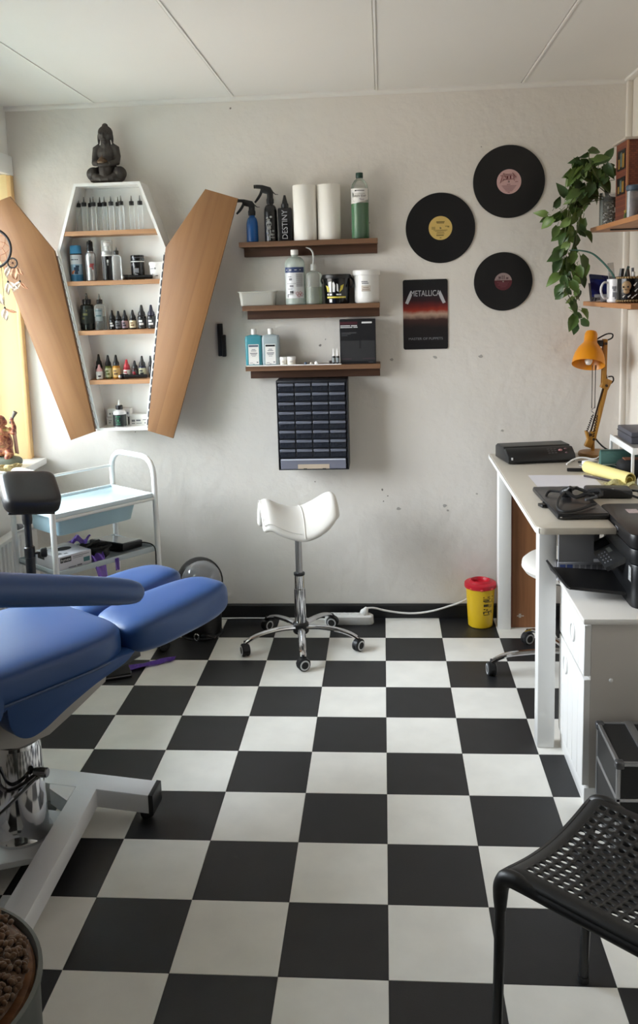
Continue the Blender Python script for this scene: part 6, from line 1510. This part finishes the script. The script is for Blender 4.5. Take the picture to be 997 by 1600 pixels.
part(t, 'base_disc', MB().lathe([(0, 0), (.094, 0), (.096, .004), (.092, .012), (0, .012)], c=(bx, by, 0), n=36), BLACK_PLASTIC)

# ------------------------------------------------------------------ blue treatment chair
BC = T(-.99, -1.80, 0) @ RZ(math.atan2(.809, .588))
BLU = mat('blue leatherette', (47, 82, 138), .36, bump=.12, bs=260, dist=.0005, var=.06, vs=5)
PIPE = mat('blue piping', (60, 84, 120), .4)
t = thing('treatment_chair', 'blue padded treatment chair on a chrome column with split leg pads', 'chair', (-.99, -1.80, 0))
part(t, 'seat', MB().ell((-.045, .022, .565), (.318, .222, .062), 56, 22, e=.40, e2=.42, M=BC), BLU)
def se(rx, ry, e2, z_, cx, cy, n_=60):
    o = []
    for k in range(n_):
        a = 2 * PI * k / n_; c, s = math.cos(a), math.sin(a)
        o.append(tuple(BC @ Vector((cx + rx * math.copysign(abs(c) ** e2, c), cy + ry * math.copysign(abs(s) ** e2, s), z_))))
    return o
part(t, 'piping', MB().tube(se(.321, .225, .42, .540, -.045, .022), .0035, 6, closed=True), PIPE)
VP = [(v.x, v.z) for v in smooth_path([(-.128, 0, .545), (-.124, 0, .485), (-.105, 0, .448), (-.070, 0, .430), (-.025, 0, .438), (.04, 0, .466), (.13, 0, .498), (.225, 0, .522), (.262, 0, .545)], 4)]
part(t, 'valance', MB().prism(VP, -.197, -.135, 'y', M=BC, bev=.004), BLU)
part(t, 'valance', MB().prism(VP, .165, .227, 'y', M=BC, bev=.004), BLU)
for y_, nm in ((-.088, 'near'), (.128, 'far')):
    M = BC @ T(.465, y_, .572) @ RY(-.05)
    o = part(t, 'leg_pad', MB().ell((0, 0, 0), (.212, .106, .056), 44, 20, e=.52, e2=.58, taper=.14, M=M), BLU)
    b = MB()
    if nm == 'near':
        for k in range(6):
            a = -.045 + .024 * k
            b.tube([tuple(M @ Vector((.05 + a, -.100 + .006 * k, -.020))), tuple(M @ Vector((.055 + a, -.094 + .006 * k, -.044)))], .0016, 5)
        part(o, 'gathers', b, BLU)
    part(t, 'pad_bracket', MB().box(.26, .52, y_ - .02, y_ + .02, .490, .514, bev=.004, M=BC), BLACK_PLASTIC)
part(t, 'legrest_frame', MB().box(.14, .36, -.170, -.145, .470, .500, bev=.004, M=BC @ RY(-.12)), BLACK_PLASTIC)
part(t, 'legrest_frame', MB().box(.14, .36, .175, .200, .470, .500, bev=.004, M=BC @ RY(-.12)), BLACK_PLASTIC)
GREYB = mat('beige grey metal cover', (176, 172, 166), .45)
part(t, 'under_cover', MB().prism([(-.26, .52), (-.22, .430), (-.06, .372), (.03, .372), (.10, .400), (.215, .452), (.235, .52)], -.118, .135, 'y', M=BC, bev=.004), GREYB)
arm = [tuple(BC @ Vector(p)) for p in smooth_path([(.225, -.272, .737), (.205, -.274, .744), (.15, -.278, .762), (.02, -.286, .802), (-.14, -.296, .850), (-.30, -.306, .900), (-.42, -.312, .936)], 4)]
arm += [tuple(BC @ Vector(p)) for p in ((-.445, -.313, .944), (-.462, -.314, .950), (-.470, -.314, .9525))]
rr = [.010, .024, .030, .034, .036, .038, .040, .041] + [.043 + .0006 * k for k in range(len(arm) - 11)] + [.046, .034, .012]
part(t, 'armrest', MB().tube(arm, rr, 16, flat=.82), BLU)
part(t, 'arm_bracket', MB().tube([tuple(BC @ Vector(p)) for p in ((-.30, -.300, .86), (-.30, -.245, .70), (-.22, -.235, .56))], .018, 10), BLACK_PLASTIC)
part(t, 'pivot_cover', MB().lathe([(0, -.016), (.050, -.016), (.056, -.008), (.056, .012), (0, .016)], n=28, M=BC @ T(-.205, -.212, .555) @ RX(PI / 2)), BLU)
M = BC @ T(-.62, .022, .76) @ RY(.62)
part(t, 'backrest', MB().ell((0, 0, 0), (.32, .21, .055), 40, 16, e=.4, e2=.4, M=M), BLU)
part(t, 'column', MB().lathe([(0, .062), (.078, .062), (.078, .072), (.070, .082), (.0675, .12), (.063, .325), (.060, .335), (.050, .340), (0, .338)], c=(-.99, -1.80, 0), n=40), CHROME)
part(t, 'shaft', MB().lathe([(.021, .33), (.021, .43)], c=(-1.0, -1.83, 0), n=20), mat('dark chrome', (120, 120, 124), .15, 1.0))
part(t, 'shaft_ring', MB().lathe([(.020, .335), (.024, .337), (.024, .352), (.021, .354)], c=(-1.0, -1.83, 0), n=20), mat('dark chrome', (120, 120, 124), .15, 1.0))
lv = mat('dark chrome', (120, 120, 124), .15, 1.0)
part(t, 'lever', MB().tube([(-.910, -1.845, .262), (-1.075, -1.935, .120)], .0065, 8), CHROME)
part(t, 'lever_knob', MB().lathe([(0, 0), (.0125, 0), (.0135, .003), (.0135, .034), (.011, .037), (0, .037)], n=16, M=T(-.927, -1.842, .266) @ RZ(-.1) @ RY(PI / 2)), lv)
part(t, 'lever_loop', MB().tube(smooth_path([(-1.018, -1.862, .285), (-1.010, -1.878, .250), (-.985, -1.884, .236), (-.950, -1.872, .246), (-.920, -1.848, .264)]), .006, 8), lv)
WB = mat('white base steel', (226, 226, 228), .3)
b = MB(); b.prism([(-.902, -1.60), (-.836, -1.60), (-.822, -2.52), (-.892, -2.52)], .042, .100, 'z', bev=.005)
part(t, 'base_beam', b, WB)
part(t, 'base_beam', MB().prism([(-1.20, -1.50), (-1.135, -1.51), (-1.125, -2.52), (-1.192, -2.52)], .042, .100, 'z', bev=.005), WB)
part(t, 'cross_beam', MB().prism([(-1.32, -1.475), (-.668, -1.592), (-.672, -1.672), (-1.32, -1.555)], .042, .1005, 'z', bev=.005), WB)
part(t, 'gusset', MB().prism([(-.902, -1.63), (-.902, -1.70), (-.975, -1.64), (-.985, -1.61)], .05, .098, 'z'), WB)
part(t, 'base_plate', MB().prism([(-1.14, -1.66), (-.90, -1.70), (-.895, -1.90), (-1.13, -1.99)], .046, .064, 'z', bev=.003), WB)
part(t, 'cross_beam', MB().box(-1.25, -.78, -2.56, -2.48, .042, .100, bev=.005), WB)
part(t, 'end_cap', MB().prism([(-.672, -1.590), (-.658, -1.593), (-.662, -1.676), (-.676, -1.673)], .041, .1015, 'z', bev=.002), BLACK_PLASTIC)
for x, y_ in ((-.698, -1.615), (-1.28, -1.52), (-.81, -2.52), (-1.22, -2.52)):
    caster(t, x, y_, .3, .0205, ringm=BLACK_PLASTIC)

# ------------------------------------------------------------------ perforated black chair in the foreground
A0 = Vector((.206, -2.462)); E1 = Vector((.656, .754)); E2 = Vector((.740, -.673)); LS, LT = .347, .42
CH = mat('black perforated plastic', (15, 15, 16), .45, bump=.08, bs=350, dist=.0004)
t = thing('plastic_chair', 'black chair with perforated plastic seat and tubular legs in the right foreground', 'chair', (.50, -2.48, 0))
def sp3(s, q):
    z_ = .452 - .026 * math.sin(PI * min(1, max(0, s / LS)))
    e = min(q, LT - q)
    if e < .03: z_ -= .016 * (1 - e / .03) ** 2
    e = min(s, LS - s)
    if e < .022: z_ -= .014 * (1 - e / .022) ** 2
    p = A0 + E1 * s + E2 * q
    return (p.x, p.y, z_)
g = .0207
Ss = [0, .006, .014, .022, .030] + [.030 + g * k for k in range(1, 15)] + [.329, .337, .343, .347]
Ts = [0, .006, .014, .024, .033] + [.033 + g * k for k in range(1, 18)] + [.395, .405, .414, .42]
b = MB()
for i in range(len(Ss) - 1):
    for j in range(len(Ts) - 1):
        s0, s1, q0, q1 = Ss[i], Ss[i + 1], Ts[j], Ts[j + 1]
        if 4 <= i < 18 and 4 <= j < 21:
            sm, qm, hs, hq = (s0 + s1) / 2, (q0 + q1) / 2, .0058, .0078
            o8 = [(s0, q0), (sm, q0), (s1, q0), (s1, qm), (s1, q1), (sm, q1), (s0, q1), (s0, qm)]
            k7 = .72
            h8 = [(sm - hs * k7, qm - hq * k7), (sm, qm - hq), (sm + hs * k7, qm - hq * k7), (sm + hs, qm), (sm + hs * k7, qm + hq * k7), (sm, qm + hq), (sm - hs * k7, qm + hq * k7), (sm - hs, qm)]
            b.add([sp3(*p) for p in o8 + h8], [(k, (k + 1) % 8, 8 + (k + 1) % 8, 8 + k) for k in range(8)])
        else:
            b.add([sp3(s0, q0), sp3(s1, q0), sp3(s1, q1), sp3(s0, q1)], [(0, 1, 2, 3)])
me = b.mesh('seat')
part(t, 'seat', me, CH, mods=(('SOLIDIFY', {'thickness': .003, 'offset': -1.0}),), ang=60)
part(t, 'seat_rim', MB().tube([Vector(sp3(LS * k / 20, .004)) - Vector((0, 0, .008)) for k in range(21)], .0105, 8), CH)
FRM = mat('black powder coated steel', (20, 20, 22), .35)
def fr(s, q, z_): p = A0 + E1 * s + E2 * q; return (p.x, p.y, z_)
for s in (.006, LS - .006):
    part(t, 'leg', MB().tube(smooth_path([fr(s, .20, .428), fr(s, .05, .428), fr(s, .016, .424), fr(s, .004, .405), fr(s, .0, .37), fr(s + (.0 if s < .1 else 0), -.004, .20), fr(s, -.010, .008)], 5), .0105, 10), FRM)
    part(t, 'corner_sleeve', MB().tube(smooth_path([fr(s, .10, .426), fr(s, .06, .432), fr(s, .035, .436), fr(s, .012, .430), fr(s, .002, .410), fr(s, .0, .385), fr(s, .0, .362)], 5), [.009, .0125, .0145, .0155, .0150, .0135, .0112], 12), CH)
    part(t, 'leg', MB().tube(smooth_path([fr(s, .20, .428), fr(s, .38, .428), fr(s, .41, .42), fr(s, .425, .38), fr(s, .44, .008)], 5), .0105, 10), FRM)
    part(t, 'foot', MB().lathe([(0, 0), (.012, 0), (.0125, .014), (0, .014)], c=fr(s, -.010, 0), n=12), RUBBER)
    part(t, 'foot', MB().lathe([(0, 0), (.012, 0), (.0125, .014), (0, .014)], c=fr(s, .44, 0), n=12), RUBBER)
    part(t, 'back_post', MB().tube([fr(s, .41, .42), fr(s, .43, .56), fr(s, .46, .76)], .0105, 10), FRM)
part(t, 'backrest', MB().sheet(lambda u, v: fr(LS * u, .44 + .03 * v - .02 * math.sin(PI * u), .56 + .22 * v), 10, 8, .004), CH)

# ------------------------------------------------------------------ barrel stool with shaggy mat in the near corner
BX, BY, BZ = -.708, -2.863, .500
t = thing('barrel', 'grey metal barrel with a wooden lid in the left foreground corner', 'barrel', (BX, BY, 0))
part(t, 'drum', MB().lathe([(0, .0), (.178, 0), (.182, .006), (.186, .14), (.190, .146), (.186, .152), (.190, .31), (.194, .316), (.190, .322), (.194, BZ - .01), (.199, BZ - .004), (.199, BZ + .004), (.193, BZ + .006), (.190, BZ), (.189, BZ - .03), (0, BZ - .03)], c=(BX, BY, 0), n=64), mat('worn grey metal', (116, 120, 116), .4, .5, var=.35, vs=9, bump=.2, bs=30))
part(t, 'lid', MB().lathe([(0, BZ - .02), (.188, BZ - .02), (.188, BZ - .004), (.184, BZ + .0), (0, BZ + .0)], c=(BX, BY, 0), n=64), wood('brown wooden lid', (140, 94, 58), (104, 66, 38), 0, 5, .5))
q = MB(); rnd = random.Random(9)
mx_, my_, mr_ = BX + .006, BY + .004, .170
for k in range(1500):
    a = rnd.uniform(0, 2 * PI); r_ = mr_ * math.sqrt(rnd.random())
    x, y_, z_ = mx_ + r_ * math.cos(a), my_ + r_ * math.sin(a), BZ + .012 + .020 * math.sqrt(max(0, 1 - (r_ / mr_) ** 4)) + rnd.uniform(-.002, .004)
    q.ell((0, 0, 0), (.0075, .0048, .0044), 6, 4, M=T(x, y_, z_) @ RZ(rnd.uniform(0, PI)) @ RY(rnd.uniform(-.5, .5)))
q.lathe([(0, BZ), (mr_ - .004, BZ), (mr_, BZ + .008), (mr_ - .012, BZ + .020), (0, BZ + .026)], c=(mx_, my_, 0), n=40)
solo('shaggy_mat', 'round brown looped pile cushion lying on the barrel lid', 'cushion', q, mat('brown looped pile', (116, 84, 58), .9, var=.4, vs=30, sheen=.3), ang=180)
